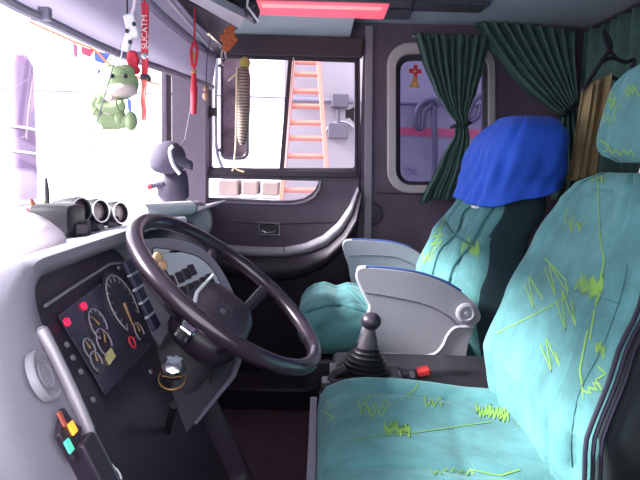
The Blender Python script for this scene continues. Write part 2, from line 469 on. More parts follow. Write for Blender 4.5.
# --- A pillar: two dark posts with a slit of daylight between them
def post(px0, px1, name, Y=2.52, d=.08, top=None):
    bm = nb(); a = U(px0, 60, Y); b = U(px1, 60, Y)
    prism(bm, [V((a.x, Y, -.75)), V((b.x, Y, -.75)), V((b.x, Y, CZ)), V((a.x, Y, CZ))], (0, d, 0))
    return struct(build(name, bm, WALLM, smooth=False, bevel=.006))
post(160.5, 167, 'trim_7'); post(171.5, 206, 'trim_8')

# --- windshield
def ws(y):   # plan curve of the windscreen
    return interp([.3, .9, 1.6, 2.1, 2.4, 2.55], [-.96, -1.02, -1.0, -.92, -.80, -.665], y)
bm = nb(); grid_surface(bm, lambda u, v: V((ws(.40+2.12*u)-.02+.10*v, .40+2.12*u, -.2+.82*v)), 30, 4)
w1 = struct(build('window_1', bm, GLASSW, auto=80))
# front bulkhead under the windscreen
bm = nb(); grid_surface(bm, lambda u, v: V((ws(.40+2.2*u)-.0, .40+2.2*u, -1.0+.84*v)), 30, 2)
struct(build('wall_front', bm, DARKP, auto=80, solid=.03))
# --- rear wall behind the seats
XR = 1.16
bm = nb(); prism(bm, [(XR, .38, FZ), (XR, 2.66, FZ), (XR, 2.66, CZ), (XR, .38, CZ)], (.05, 0, 0)); struct(build('wall_back', bm, WALLM, smooth=False))
# --- unseen driver-side wall; its view opening is narrowed to cut near-side light
bm = nb()
prism(bm, [(-.98, .40, FZ), (1.3, .40, FZ), (1.3, .40, CZ), (-.98, .40, CZ)], (0, -.05, 0), [[(-.50, .40, -.30), (-.50, .40, .36), (.27, .40, .36), (.27, .40, -.30)]])
struct(build('wall_left', bm, WALLM, smooth=False))

# ============================================================ SEATS
def even(pts, n):
    """n evenly spaced points round a closed outline"""
    P = pts + [pts[0]]; d = [0]
    for i in range(len(pts)): d.append(d[-1]+(P[i+1]-P[i]).length)
    out = []; j = 0
    for k in range(n):
        t = d[-1]*k/n
        while d[j+1] < t: j += 1
        out.append(P[j].lerp(P[j+1], (t-d[j])/max(1e-9, d[j+1]-d[j])))
    return out

def cushion_ring(y0, y1, zt, zb, x, bol=.012, n=48, ex=5.0, chan=None):
    """closed ring in the YZ plane"""
    out = []; cy = (y0+y1)/2; hw = (y1-y0)/2; cz = (zt+zb)/2; hh = (zt-zb)/2
    for k in range(n*10):
        t = 2*PI*k/(n*10); c, s = math.cos(t), math.sin(t)
        y = cy + hw*math.copysign(abs(c)**(2/ex), c); z = cz + hh*math.copysign(abs(s)**(2/ex), s)
        q = abs((y-cy)/hw)
        if s > 0: z += bol*(math.exp(-((q-.78)/.13)**2) - .8*math.exp(-((q-.56)/.05)**2))*min(1, s*3)
        out.append(V((x, y, z)))
    return even(out, n)

def xprof(zs, xs): return lambda z: interp(zs, xs, z)

def back_ring(z, y0, y1, xf, th, n=56, ex=4.5, dish=.02, bolp=.62):
    """closed horizontal ring of a backrest; front face at xf(z) looking to -x"""
    out = []; cy = (y0+y1)/2; hw = (y1-y0)/2; cx = xf + th/2; hh = th/2
    for k in range(n*10):
        t = 2*PI*k/(n*10); c, s = math.cos(t), math.sin(t)
        y = cy + hw*math.copysign(abs(c)**(2/ex), c); x = cx - hh*math.copysign(abs(s)**(2/ex), s)
        q = abs((y-cy)/hw)
        if s > 0: x += (dish*math.exp(-(q/.55)**4) + .015*math.exp(-((q-bolp)/.05)**2))*min(1, s*2.5)
        out.append(V((x, y, z)))
    return even(out, n)

# ---- driver seat
drv = thing('driver_seat', 'large teal driver seat with lime scribble pattern, nearest the camera at lower right', 'seat')
Y0, Y1 = .74, 1.27
bm = nb(); rings = []
KEY = ((.0, -.055, .05, -.53), (.004, -.03, .022, -.545), (.018, -.010, .006, -.555), (.05, 0.004, 0, -.56), (.10, .010, 0, -.56), (.16, .010, 0, -.56), (.22, .005, 0, -.56), (.28, -.002, 0, -.56), (.33, -.007, 0, -.56), (.38, -.010, 0, -.56), (.44, -.03, .004, -.56), (.47, -.06, .02, -.55))
KX = [k[0] for k in KEY]
for x in [.0, .001, .0025, .004, .008, .013, .018, .026, .035] + [.05+.01*i for i in range(41)] + [.455, .462, .47]:
    dz, dy, zb = (interp(KX, [k[q] for k in KEY], x) for q in (1, 2, 3))
    rings.append(cushion_ring(Y0+dy, Y1-dy, -.452+dz, zb, x+.004, bol=.008 if x > .05 else .003, n=150))
loft(bm, rings)
cush = build('seat_cushion', bm, TEAL, drv, auto=70)
crease(cush, [[(470, 380), (450, 396), (455, 425), (470, 480)]], .006, .012)
scribble(cush, [zig(372, 411, 30, 16, 7, .1), zig(378, 405, 26, 12, 6, -.3), zig(397, 430, 26, 15, 18, .1), zig(400, 428, 22, 12, 14, .4),
    [(350, 442), (372, 436), (408, 434), (450, 428), (492, 422)], [(404, 400), (416, 388), (420, 380)], zig(433, 402, 18, 16, 6, .2),
    zig(492, 412, 34, 16, 20, .1), zig(497, 414, 24, 14, 14, .3), zig(524, 424, 20, 18, 5, .3), [(326, 402), (332, 406), (324, 412), (334, 418), (326, 424)],
    zig(452, 472, 44, 8, 12, 0), [(358, 400), (372, 395), (360, 408)], [(470, 470), (500, 476), (520, 470)]], LIME)
xf_d = xprof([-.52, -.44, -.37, -.255, -.14, -.055, 0.0, .03], [.375, .355, .345, .385, .435, .475, .505, .53])
bm = nb(); rings = []
for z in [-.54+.0065*i for i in range(80)] + [-.020, -.015, -.010, -.006, -.002, .002]:
    y1 = interp([-.54, -.5, -.38, -.2, -.1, -.055, -.02, .003], [1.22, 1.26, 1.28, 1.28, 1.27, 1.25, 1.22, 1.14], z)
    y0 = interp([-.54, -.5, -.38, -.2, -.1, -.055, -.02, .003], [.86, .82, .79, .815, .86, .885, .92, .99], z)
    th = .125 - .06*max(0, (z+.03)/.033)**1.5
    r = back_ring(z, y0, y1, xf_d(z)+.014*max(0, (z+.02)/.022)**2, th, dish=.014 if z < -.03 else .004, n=180)
    for p in r:                                     # the near bolster rolls back
        qn = ((y0+y1)/2-p.y)/((y1-y0)/2)
        if qn > .68: p.x += .022*((qn-.68)/.32)**1.4*max(0, 1-(p.x-xf_d(z))/.10)
    rings.append(r)
loft(bm, rings)
dback = build('backrest', bm, TEAL, drv, auto=70)
crease(dback, [[(569, 288), (585, 294), (604, 299), (622, 305)], [(628, 262), (625, 285), (600, 352), (578, 392), (571, 440), (572, 470)]], .012, .010)
scribble(dback, [zig(573, 222, 22, 18, 6, .5), zig(577, 226, 16, 16, 5, .2), [(545, 268), (556, 296), (549, 262), (566, 290)], [(524, 282), (534, 308), (529, 276), (544, 300)],
    [(497, 333), (520, 322), (548, 308), (568, 296), (566, 280), (545, 258)], [(556, 300), (566, 330), (562, 290), (576, 326), (572, 300)],
    zig(589, 288, 26, 24, 22, .4), zig(592, 284, 22, 20, 16, .1), zig(596, 179, 20, 10, 9, .1), [(598, 182), (600, 230), (604, 262), (598, 292), (590, 340)],
    [(541, 345), (552, 372), (546, 338), (560, 366), (556, 352)], zig(600, 350, 10, 18, 6, .2), [(588, 330), (580, 370), (584, 400)], zig(592, 388, 16, 12, 6, -.9), [(598, 366), (606, 374), (596, 380), (602, 390)]], LIME)
# seams: thin tubes coloured darker for the shade inside the creases
bm = nb()
def on_back(y, z, push=.001):
    return V((xf_d(z)+push, y, z))
tree_o = BVHTree.FromObject(dback, bpy.context.evaluated_depsgraph_get()) if False else None
for P in ([(569, 288), (585, 294), (604, 299), (620, 304)], [(627, 264), (624, 285), (612, 322), (600, 352), (586, 378), (577, 400), (571, 440), (572, 468)]):
    shaded_seam(dback, P, .0009, SEAMSHADE, drv)
# dark side panel with piping down the near edge of the backrest
for k, (dx, r, m_) in enumerate(((.024, .0035, PIPING), (.035, .0032, PIPING), (.046, .003, PIPING))):
    bm = nb(); P = []
    for z in [-.5+.02*i for i in range(24)]:
        y0 = interp([-.54, -.5, -.38, -.2, -.1, -.055, -.02, .003], [.86, .82, .79, .815, .86, .885, .92, .99], z)
        P.append(V((xf_d(z)+dx, y0-.010, z)))
    tube(bm, P, r, 8); build('piping', bm, m_, drv)
bm = nb(); rings = []
for z in [-.56+.04*i for i in range(15)]:
    y0 = interp([-.54, -.5, -.38, -.2, -.1, -.055, -.02, .003], [.86, .82, .79, .815, .86, .885, .92, .99], z)
    y1 = interp([-.54, -.5, -.38, -.2, -.1, -.055, -.02, .003], [1.22, 1.26, 1.28, 1.28, 1.27, 1.25, 1.22, 1.14], z)
    rings.append(back_ring(z, y0-.009, y1-.004, xf_d(z)+.036, .12, dish=0, ex=8))
loft(bm, rings); lab(build('back_shell', bm, BLACKV, drv, auto=70), 'dark back shell of the driver seat')
# headrest
bm = nb(); rings = []
for i in range(15):
    t = i/14; z = .020+.175*t; e = (1-abs(2*t-1)**5)**.5 if 0 < t < 1 else .25
    e = max(.35, e); w = .145*e
    rings.append(back_ring(z, 1.02-w*1.12, 1.02+w*1.12, .500+.035*t+(1-e)*.02, .10*(.5+.5*e), dish=.004, n=48, ex=3.5))
loft(bm, rings); hr = build('headrest', bm, TEAL, drv, auto=70)
scribble(hr, [zig(608, 96, 20, 14, 8, .7), zig(612, 104, 18, 16, 7, .3), zig(610, 118, 14, 14, 6, .1), zig(632, 92, 12, 16, 6, -.3), zig(622, 152, 26, 8, 8, .2), [(600, 140), (612, 148), (604, 152)]], LIME)
for y in (.95, 1.07): bm = nb(); tube(bm, [(.56, y, -.03), (.575, y, .05)], .006, 8); build('headrest_post', bm, CHROME, drv)
# base: metal front plate and pedestal
bm = nb(); prism(bm, [(-.012, Y0, -.50), (-.012, Y1-.01, -.50), (-.012, Y1-.01, -.62), (-.012, Y0, -.62)], (.015, 0, 0)); lab(build('front_plate', bm, GREYO, drv, smooth=False, bevel=.003), 'grey metal front edge plate')
bm = nb(); box(bm, (.22, 1.0, -.61), (.44, .46, .10)); box(bm, (.22, 1.0, -.83), (.30, .34, .34)); build('pedestal', bm, BLACK, drv, smooth=False, bevel=.01)
bm = nb(); box(bm, (.385, .775, -.47), (.03, .02, .035)); build('belt_buckle', bm, WHITE, drv, smooth=False, bevel=.004)

# ---- passenger seat
ps = thing('passenger_seat', 'teal passenger seat with grey moulded armrests beside the gear lever', 'seat')
PY0, PY1 = 1.655, 2.10
bm = nb(); rings = []
KEY = ((-.062, -.075, .12, -.50), (-.058, -.045, .075, -.52), (-.04, -.02, .035, -.54), (-.015, -.004, .01, -.555), (.02, .004, 0, -.56), (.06, -.010, 0, -.56), (.10, .004, 0, -.56), (.16, -.006, 0, -.56), (.22, -.006, 0, -.56), (.30, -.01, 0, -.56), (.36, -.02, .0, -.56), (.40, -.06, .02, -.56))
KX = [k[0] for k in KEY]
for x in [-.062, -.061, -.060, -.058, -.054, -.048, -.04, -.03, -.022, -.015, -.008] + [.01*i for i in range(41)]:
    dz, dy, zb = (interp(KX, [k[q] for k in KEY], x) for q in (1, 2, 3))
    rings.append(cushion_ring(PY0+dy, PY1-dy, -.395+dz, zb, x, bol=.008, ex=3.2, n=140))
loft(bm, rings); pc = build('seat_cushion', bm, TEAL, ps, auto=70)
crease(pc, [[(305, 312), (325, 306), (345, 306), (368, 312)], [(345, 288), (356, 296), (366, 308)], [(310, 335), (335, 322), (362, 318)]], .010, .012)
xf_p = xprof([-.54, -.42, -.335, -.21, -.10, 0, .10, .17], [.34, .315, .32, .37, .45, .48, .505, .57])
bm = nb(); rings = []
for i in range(100):
    z = -.54+.70*i/99
    y1 = interp([-.54, -.4, -.2, 0, .08, .13, .16], [2.09, 2.11, 2.10, 2.07, 2.03, 1.98, 1.93], z)
    y0 = interp([-.54, -.4, -.2, 0, .08, .13, .16], [1.66, 1.65, 1.66, 1.68, 1.71, 1.76, 1.81], z)
    th = interp([-.54, -.1, 0, .1, .16], [.17, .19, .18, .15, .10], z)
    r = back_ring(z, y0, y1, xf_p(z), th, dish=.012, n=150, bolp=.52)
    cy = (y0+y1)/2
    for p in r:                                     # tufted rolls of the centre panel
        q = abs(p.y-cy)/((y1-y0)/2)
        if p.x < xf_p(z)+.05 and q < .50:
            p.x -= .010*abs(math.sin(q*PI/.50))**.5 - .006
    kk = interp([-.54, -.3, -.15, -.05], [.085, .085, .03, 0], z)
    for p in r: p.x += kk*max(-.1, min(1.1, (y1-p.y)/(y1-y0)))
    rings.append(r)
loft(bm, rings)
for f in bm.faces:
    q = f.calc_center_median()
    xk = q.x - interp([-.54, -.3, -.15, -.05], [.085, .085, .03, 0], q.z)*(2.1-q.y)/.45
    if xk > xf_p(q.z)+.05: f.material_index = 1  # side and back faces take the velour darkened for shade
pb = build('backrest', bm, [TEAL, SIDESHADE], ps, auto=75)
crease(pb, [[(477, 200), (464, 212), (457, 232), (440, 250), (432, 275)], [(494, 205), (482, 224), (470, 246), (455, 264), (448, 284)], [(456, 236), (470, 245)], [(440, 215), (452, 232)]], .020, .011)
for P in ([(476, 204), (464, 212), (457, 232), (440, 250), (432, 275)], [(494, 207), (482, 224), (470, 246), (455, 264), (448, 284)], [(456, 236), (470, 245)], [(441, 216), (452, 232), (456, 236)]):
    shaded_seam(pb, P, .0035, SEAMSHADE, ps)
bm = nb(); box(bm, U(482, 207, 1.70)+V((-.02, 0, 0)), (.010, .045, .006)); build('care_tag', bm, WHITE, ps, smooth=False)
scribble(pb, [zig(436, 240, 16, 22, 6, 1.0), zig(428, 256, 12, 14, 5, .3), zig(470, 246, 16, 20, 12, .2), zig(474, 250, 12, 18, 9, -.3), zig(452, 196, 12, 10, 6, .2), [(416, 262), (422, 246), (424, 264), (430, 250)], [(446, 216), (438, 236), (430, 262)]], LIME, w=.0022)
for P in ([(304, 313), (325, 306), (345, 306), (365, 312)], [(346, 287), (356, 296), (365, 306)]): shaded_seam(pc, P, .003, SEAMSHADE, ps)
# near armrest: moulded shell, flap line, pivot cap, blue strip
NY = 1.585
def N(px, py): return U(px, py, NY)
arm_o = [(358, 279), (357.5, 272), (362, 268.5), (380, 269), (400, 271), (422, 275), (445, 283), (462, 293), (474, 303), (480, 313), (480, 320), (474, 327), (468, 345), (462, 380), (456, 400), (330, 402), (327, 385), (338, 372), (352, 358), (360, 340), (368, 318), (370, 303), (363, 290)]
ao = smoothline([N(*p) for p in arm_o], 3, closed=True)
def far_off(pts, dy): return [p+V((0, dy, 0)) for p in pts]
bm = nb(); prism(bm, ao, (0, .05, 0)); arm1 = build('armrest_shell', bm, ARMG, ps, smooth=True, bevel=.008, auto=30)
lab(arm1, 'grey moulded armrest shell on the near side')
bm = nb(); tube(bm, smoothline([N(*p) for p in ((365, 292), (395, 297), (425, 304), (446, 315), (455, 324))], 5), .0025, 6); build('flap_groove', bm, GREYO, arm1)
bm = nb(); tube(bm, smoothline([N(*p) for p in ((336, 360), (355, 358), (380, 354), (410, 356), (432, 355), (442, 347), (448, 335), (455, 328), (465, 327), (474, 327))], 5), .0045, 8); build('shell_rib', bm, ARML, arm1)
bm = nb(); lathe(bm, [(.028, 0), (.028, .006), (.024, .009), (.018, .009), (.016, .006), (.006, .006), (.005, .009), (.001, .009)], N(466, 313), (0, -1, 0), 28); build('pivot_cap', bm, ARML, arm1)
bm = nb(); tube(bm, smoothline([N(*p)+V((0, .012, .003)) for p in ((366, 268.5), (380, 269), (400, 271), (422, 275), (445, 283), (462, 293))], 5), .0034, 8); lab(build('edge_strip', bm, BLUEP, arm1), 'blue edge strip')
# white front edge of the armrest
bm = nb(); tube(bm, smoothline([N(*p)+V((0, .006, 0)) for p in ((366, 268), (359.5, 271), (358, 278), (363, 290), (370, 304))], 5), .006, 8); build('front_lip', bm, ARML, arm1)
FYa = 2.115
def N2(px, py): return U(px, py, FYa)
arm2 = [(343, 250), (344, 243), (350, 240.5), (370, 241), (392, 243), (412, 249), (430, 262), (440, 280), (420, 300), (360, 300), (352, 285), (349, 268)]
bm = nb(); prism(bm, smoothline([N2(*p) for p in arm2], 3, closed=True), (0, .05, 0)); a2 = build('armrest_shell', bm, ARMG, ps, bevel=.008, auto=30); lab(a2, 'grey moulded armrest shell on the door side')
bm = nb(); tube(bm, smoothline([N2(*p) for p in ((349, 256), (370, 255), (395, 257), (412, 264))], 5), .0025, 6); build('flap_groove', bm, GREYO, a2)
bm = nb(); tube(bm, smoothline([N2(*p)+V((0, .012, .002)) for p in ((352, 240.5), (370, 241), (392, 243), (410, 248))], 5), .004, 8); build('edge_strip', bm, BLUEP, a2)
bm = nb(); box(bm, (.19, 1.88, -.60), (.44, .44, .10)); box(bm, (.20, 1.88, -.82), (.34, .34, .36)); build('pedestal', bm, BLACK, ps, smooth=False, bevel=.01)

# blue cloth bag over the passenger headrest
bm = nb(); rings = []
zs = [-.115, -.11, -.09, -.06, -.03, 0, .03, .06, .09, .11, .13, .145, .155, .160]
for i, z in enumerate(zs):
    e = interp([-.12, .06, .11, .14, .162], [1, 1, .95, .80, .42], z)
    cy = 1.875; hw = (.232 + .012*math.sin(z*30))*e
    xf = interp([-.12, -.06, 0, .06, .11, .162], [.448, .458, .468, .478, .505, .56], z)
    th = interp([-.12, 0, .1, .162], [.235, .228, .20, .12], z)
    r = back_ring(z, cy-hw, cy+hw, xf, th, n=120, dish=-.008, ex=4.2, bolp=.9)
    for k, p in enumerate(r):
        a = 2*PI*k/120
        fold = .005*math.sin(a*11+z*38)+.004*math.sin(a*23-z*25)
        fold *= (1.3 if z < .05 else .35)*(.4 if p.x > xf+.03 else 1)
        d = V((p.x-(xf+th/2), p.y-cy, 0)).normalized(); p += d*fold
        # the hem dips at the front corners and rises along the side
        if z < 0:
            sx = max(0, min(1, (p.x-xf)/th)); nr = .5-.5*max(-1, min(1, (p.y-cy)/hw))
            hem = -.082 - .026*nr*(1-sx) + .040*sx + .003*math.sin(a*9)
            p.z = lerp(hem, 0, (z+.115)/.115)
    rings.append(r)
b2 = nb(); vr = [[b2.verts.new(p) for p in r] for r in rings]; bridge(b2, vr, cap=False)
c = b2.verts.new(sum((v.co for v in vr[-1]), V())/120+V((0, 0, .004)))
for k in range(120): b2.faces.new((vr[-1][k], vr[-1][(k+1) % 120], c))
bm.free()
tag(build('seat_cover', b2, BLUEC, auto=80, solid=.003), 'bright blue cloth cover pulled over the top of the passenger seat', 'seat cover')

# ============================================================ GEAR LEVER AND CONSOLE
cons = thing('floor_console', 'dark console with small switches around the gear lever base', 'console')
bm = nb(); box(bm, (.27, 1.425, -.74), (.46, .27, .50)); build('console_body', bm, RUBBER, cons, smooth=False, bevel=.015)
for i, px in enumerate((391, 398, 405, 412)):
    bm = nb(); p = U(px, 375, 1.38); box(bm, (p.x, 1.38, -.487), (.010, .03, .008)); build('console_switch', bm, [BLACK, PILLAR, BLACK, PILLAR][i], cons, smooth=False, bevel=.002)
bm = nb(); p = U(423, 372, 1.38); box(bm, (p.x, 1.38, -.478), (.030, .035, .016), Matrix.Rotation(-.25, 3, 'Y')); lab(build('parking_switch', bm, mat('signal_red', (.75, .04, .04), .4), cons, smooth=False, bevel=.004), 'red switch')
gl = thing('gear_lever', 'black gear lever with ball knob and ribbed rubber boot', 'gear lever')
gb = U(364, 372, 1.38); gb.z = -.49; kt = U(371, 321, 1.38); ax = (kt-gb)
bm = nb(); prof = []
L = ax.length
for i in range(7):
    t = i/7*.52; r = .066*(1-t*1.28)
    prof += [(r, L*t+.004), (r+.003, L*t+.010), (r*.90, L*(t+.05)), (r*.86, L*(t+.062))]
prof.append((.018, L*.56)); lathe(bm, prof, gb, ax, 28); build('rubber_boot', bm, RUBBER, gl, auto=50)
bm = nb(); lathe(bm, [(.024, L*.52), (.021, L*.66), (.014, L*.80), (.013, L*.86), (.010, L*.87), (.010, L*.9)], gb, ax, 20); build('collar', bm, DARKP, gl, auto=50)
bm = nb(); lathe(bm, [(.010, L*.86), (.017, L*.88), (.0235, L*.95), (.0245, L*1.02), (.021, L*1.09), (.013, L*1.14), (.004, L*1.155)], gb, ax, 24); build('gear_knob', bm, BLACK, gl, auto=60)
bm = nb(); box(bm, (gb.x, gb.y, -.488), (.165, .12, .012)); build('base_plate', bm, BLACK, gl, smooth=False, bevel=.004)
# handbrake valve left of it
hb = thing('brake_lever', 'small black hand brake lever left of the gear boot', 'lever')
p = U(326, 392, 1.34); bm = nb(); box(bm, (p.x+.012, 1.34, -.53), (.05, .06, .08)); build('valve_body', bm, BLACK, hb, smooth=False, bevel=.008)
bm = nb(); tube(bm, [(p.x+.01, 1.34, -.50), (p.x+.02, 1.34, -.475), (p.x+.045, 1.34, -.462)], [.012, .010, .012], 10); build('lever_arm', bm, RUBBER, hb)

# ============================================================ STEERING WHEEL AND COLUMN
R_ = .207; sc_ = R_/.22
WC = V((-.1819, 1.1955, -.2546))*sc_; WN = V((.606, -.0592, .7932)).normalized()
sw = thing('steering_wheel', 'large dark four-spoke steering wheel in front of the dashboard', 'steering wheel')
a1 = (V((0, 1, 0)) - WN*WN.y).normalized(); a2_ = WN.cross(a1)   # a1 to the far side
if a2_.z > 0: a2_ = -a2_                                        # a2 down towards the driver
bm = nb(); tube(bm, [WC + (a1*math.cos(t)+a2_*math.sin(t))*R_ for t in [2*PI*i/72 for i in range(72)]], .0152, 16, closed=True)
build('rim', bm, WHEELM, sw, auto=80)
hubc = WC - WN*.072 + a2_*.014 + a1*.008
for ang in (-24, 18, 162, 204):
    d = a1*math.cos(math.radians(ang)) + a2_*math.sin(math.radians(ang)); s = WN.cross(d)
    bm = nb(); P0 = hubc + d*.05 - WN*0; P1 = hubc + d*.13 + WN*.012; P2 = WC + d*(R_-.004) - WN*.003
    rings = []
    for P, w, h_ in ((P0, .017, .010), (P1, .011, .008), (P2, .013, .009)):
        rings.append([P + s*(w*math.cos(t)) + WN*(h_*math.sin(t)) for t in [2*PI*i/12 for i in range(12)]])
    loft(bm, rings); build('spoke', bm, WHEELM, sw)
bm = nb(); rings = []
for (w, h_, o_) in ((.072, .048, -.035), (.088, .062, -.02), (.092, .066, .0), (.090, .064, .018), (.080, .054, .030), (.060, .036, .034)):
    ring_ = []
    for t in [2*PI*i/40 for i in range(40)]:
        c, s = math.cos(t), math.sin(t)
        ring_.append(hubc + WN*o_ + a1*(w*1.5*math.copysign(abs(c)**.6, c)) + a2_*(h_*1.12*math.copysign(abs(s)**.6, s)))
    rings.append(ring_)
loft(bm, rings); hub = build('hub', bm, BLACK, sw, auto=60)
bm = nb()
for k in range(4): box(bm, hubc + WN*.036 + a1*.028 + a2_*(-.016+.011*k), (.034, .0045, .003), Matrix((a1, a2_, WN)).transposed())
build('horn_grille', bm, DARKP, hub, smooth=False)
bm = nb()
for dx in (-.014, -.006, .003): box(bm, hubc + WN*.0355 + a1*(-.012+dx) + a2_*.002, (.005, .010, .002), Matrix((a1, a2_, WN)).transposed())
build('hub_mark', bm, GREYO, hub, smooth=False)

col = thing('steering_column', 'dark plastic steering column shroud below the wheel hub', 'steering column')
cp = lambda t: hubc - WN*(.045+t)
bm = nb(); rings = []
for t, w, h_, sh in ((-.01, .045, .045, 0), (.02, .058, .055, 0), (.06, .066, .062, 0), (.12, .080, .075, 0), (.19, .095, .09, .0), (.28, .110, .10, -.01), (.40, .125, .11, -.02), (.58, .13, .12, -.03)):
    base = cp(t)+V((sh*1.5, 0, 0)); ring_ = []
    for q in [2*PI*i/36 for i in range(36)]:
        c, s = math.cos(q), math.sin(q)
        ring_.append(base + a1*(w*math.copysign(abs(c)**.75, c)) + a2_*(h_*math.copysign(abs(s)**.75, s)))
    rings.append(ring_)
loft(bm, rings); shroud = build('shroud', bm, DARKP, col, auto=60)
kx = U(173, 368, .93)
axk = V((.25, -.75, .6)).normalized()
bm = nb(); lathe(bm, [(.018, -.05), (.020, -.01), (.021, .0), (.019, .010), (.014, .013), (.003, .014)], kx, axk, 8); kn = build('ignition_knob', bm, CHROME, col, auto=20)
bm = nb(); ring(bm, kx - axk*.012 + V((0, -.004, -.012)), axk+V((.0, 0, .5)), .021, .0012); lab(build('key_ring', bm, mat('brass', (.55, .33, .10), .35, metal=.8), col), 'thin brass key ring')
bm = nb(); q = U(187, 330, 1.0); box(bm, q, (.055, .03, .028), frame(WN, a1)); build('stalk_block', bm, CHROME, col, smooth=False, bevel=.006)
bm = nb(); tube(bm, [U(190, 320, 1.04), U(197, 292, 1.10), U(213, 275, 1.18)], [.006, .0035, .0028], 8); lab(build('indicator_stalk', bm, WHITE, col), 'thin pale stalk')
bm = nb(); tube(bm, [U(166, 440, 1.0), U(170, 420, .95), U(174, 405, .93)], [.007, .006, .008], 8); build('adjuster_lever', bm, RUBBER, col)

# ============================================================ DASHBOARD
PO = V((-.35, .75, -.17)); eu = V((0, 1, 0)); ev = V((.423, 0, -.906)).normalized(); en = V((.906, 0, .423)).normalized()
def D3(u, v, w=0): return PO + eu*u + ev*v + en*w
def DP(px, py, w=0):
    return UP(px, py, PO+en*w, en)
dash = thing('dashboard', 'silver grey wraparound dashboard with instrument cluster and switches', 'dashboard')
inner = rrect(-.045, .395, -.022, .52, [.07, .04, .03, .04], 8)
innerg = rrect(-.053, .402, -.031, .54, [.075, .045, .03, .04], 8)
mid = rrect(-.090, .412, -.042, .57, [.115, .05, .05, .05], 8)
out0 = rrect(-.130, .42, -.050, .62, [.155, .06, .06, .06], 8)
out1 = rrect(-.175, .425, -.057, .64, [.19, .07, .07, .08], 8)
out2 = rrect(-.200, .43, -.061, .66, [.22, .08, .08, .09], 8)
bm = nb(); L_ = [(inner, -.04), (inner, 0), (innerg, .008), (mid, .008), (out0, -.004), (out1, -.030), (out2, -.075), (out2, -.16), (out2, -.36)]
loft(bm, [[D3(u, v, w) for u, v in r] for r, w in L_], cap=False)
for f in bm.faces:
    q = f.calc_center_median() - PO
    if q.dot(ev) > .14 and q.dot(eu) > -.04: f.material_index = 1
shell = build('dash_shell', bm, [GREYD, BLACK], dash, auto=50)
# the shelf behind the hood running to the door
bm = nb(); grid_surface(bm, lambda u, v: V((lerp(-.40, ws(.45+2.07*u)+.015, v), .45+2.07*u, -.155-.03*math.sin(v*PI))), 26, 8)
build('dash_shelf', bm, GREYL, dash, auto=80, solid=.01)
# recessed instrument panel
bm = nb(); prism(bm, [D3(u, v, -.032) for u, v in rrect(-.045, .395, -.022, .52, [.07, .04, .03, .04], 6)], -en*.02)
ip = build('instrument_panel', bm, BLACK, dash, smooth=False)
WR = -.030
def dpx(px, py, w=WR): return DP(px, py, w)
bm = nb(); prism(bm, [dpx(*p) for p in ((56, 316), (98, 284), (150, 348), (104, 396))], en*.004); disp = build('display_panel', bm, DISPM, ip, smooth=False, bevel=.002)
bm = nb(); tube(bm, [dpx(*p, -.024) for p in ((45, 306), (75, 286), (110, 264), (132, 262))], .0025, 6); build('bezel_line', bm, PILLAR, ip)
NEED = mat('needle', (.35, .22, .10), .5)
def gauge(px, py, r, ticks=11, needle=.6, wd=.0018):
    c = dpx(px, py, WR+.0045)
    g = nb(); disc(g, c, en, r, .002); g_ = build('gauge', g, GAUGE, ip)
    b = nb(); ring(b, c+en*.0028, en, r*.86, wd*.55, 40, xdir=eu, a0=-.6, a1=PI+.9)
    for i in range(ticks):
        t = -.6+(PI+1.5)*i/(ticks-1); d = eu*math.cos(t) - ev*math.sin(t)
        box(b, c+en*.0028+d*r*.76, (r*.18, wd*.7, .001), Matrix((d, en.cross(d), en)).transposed())
    build('dial_marks', b, GAUGEW, g_, smooth=False)
    b = nb(); t = PI*needle; d = eu*math.cos(t)-ev*math.sin(t); tube(b, [c+en*.004, c+en*.004+d*r*.7], [wd, wd*.4], 6); build('needle', b, NEED, g_)
    return g_
gauge(122, 304, .062, 13, 1.45, .0026)
gauge(97, 325, .030, 9, .7); gauge(103, 343, .026, 7, .3); gauge(88, 349, .018, 7, .6); gauge(95, 362, .018, 7, .4); gauge(138, 332, .020, 7, .5)
bm = nb(); ring(bm, dpx(132, 342, WR+.004), en, .010, .002); lab(build('warning_ring', bm, REDM, ip), 'small dull red ring mark')
for p in ((84, 306), (67, 322)):
    b = nb(); c = dpx(*p, WR+.006); ring(b, c, en, .0052, .0010, 18); box(b, c, (.0012, .005, .001), Matrix((eu, ev, en)).transposed())
    for s in (-1, 1): ring(b, c+eu*.0005, en, .0085, .0006, 8, xdir=eu*s, a0=-.6, a1=.6)
    lab(build('warning_lamp', b, WARN, ip, smooth=False), 'glowing red warning lamp')
bm = nb(); c = dpx(110, 356, WR+.006); box(bm, c, (.034, .018, .002), Matrix((eu*.9+ev*-.1, (ev*.9+eu*.1), en)).transposed()); build('lcd_display', bm, LCD, ip, smooth=False)
for p in ((118, 268), (66, 345), (72, 358), (80, 372), (150, 372), (92, 400)): bm = nb(); disc(bm, dpx(*p, WR), en, .004, .003, 10); build('screw_cap', bm, PILLAR, ip)
# silver rod along the near edge of the cluster
bm = nb(); tube(bm, smoothline([DP(40, 327, .012), DP(52, 350, .014), DP(72, 392, .014), DP(91, 436, .012)], 5), [.004]+[.0075]*14+[.006], 10); build('silver_trim_bar', bm, mat('bar_silver', (.34, .32, .36), .4, metal=.3), dash)
# round outlet on the near wing
vc = DP(45, 375, .0085); bm = nb(); vn = V((.9, .16, .40)).normalized(); lathe(bm, [(.031, -.006), (.031, .001), (.029, .003), (.026, .001), (.023, .0), (.002, .0)], vc, vn, 32); vt = build('air_outlet', bm, mat('outlet_grey', (.27, .26, .30), .45), dash, auto=40)
bm = nb(); ring(bm, vc+vn*.001, vn, .016, .0015); build('outlet_vane', bm, PILLAR, vt, smooth=False)
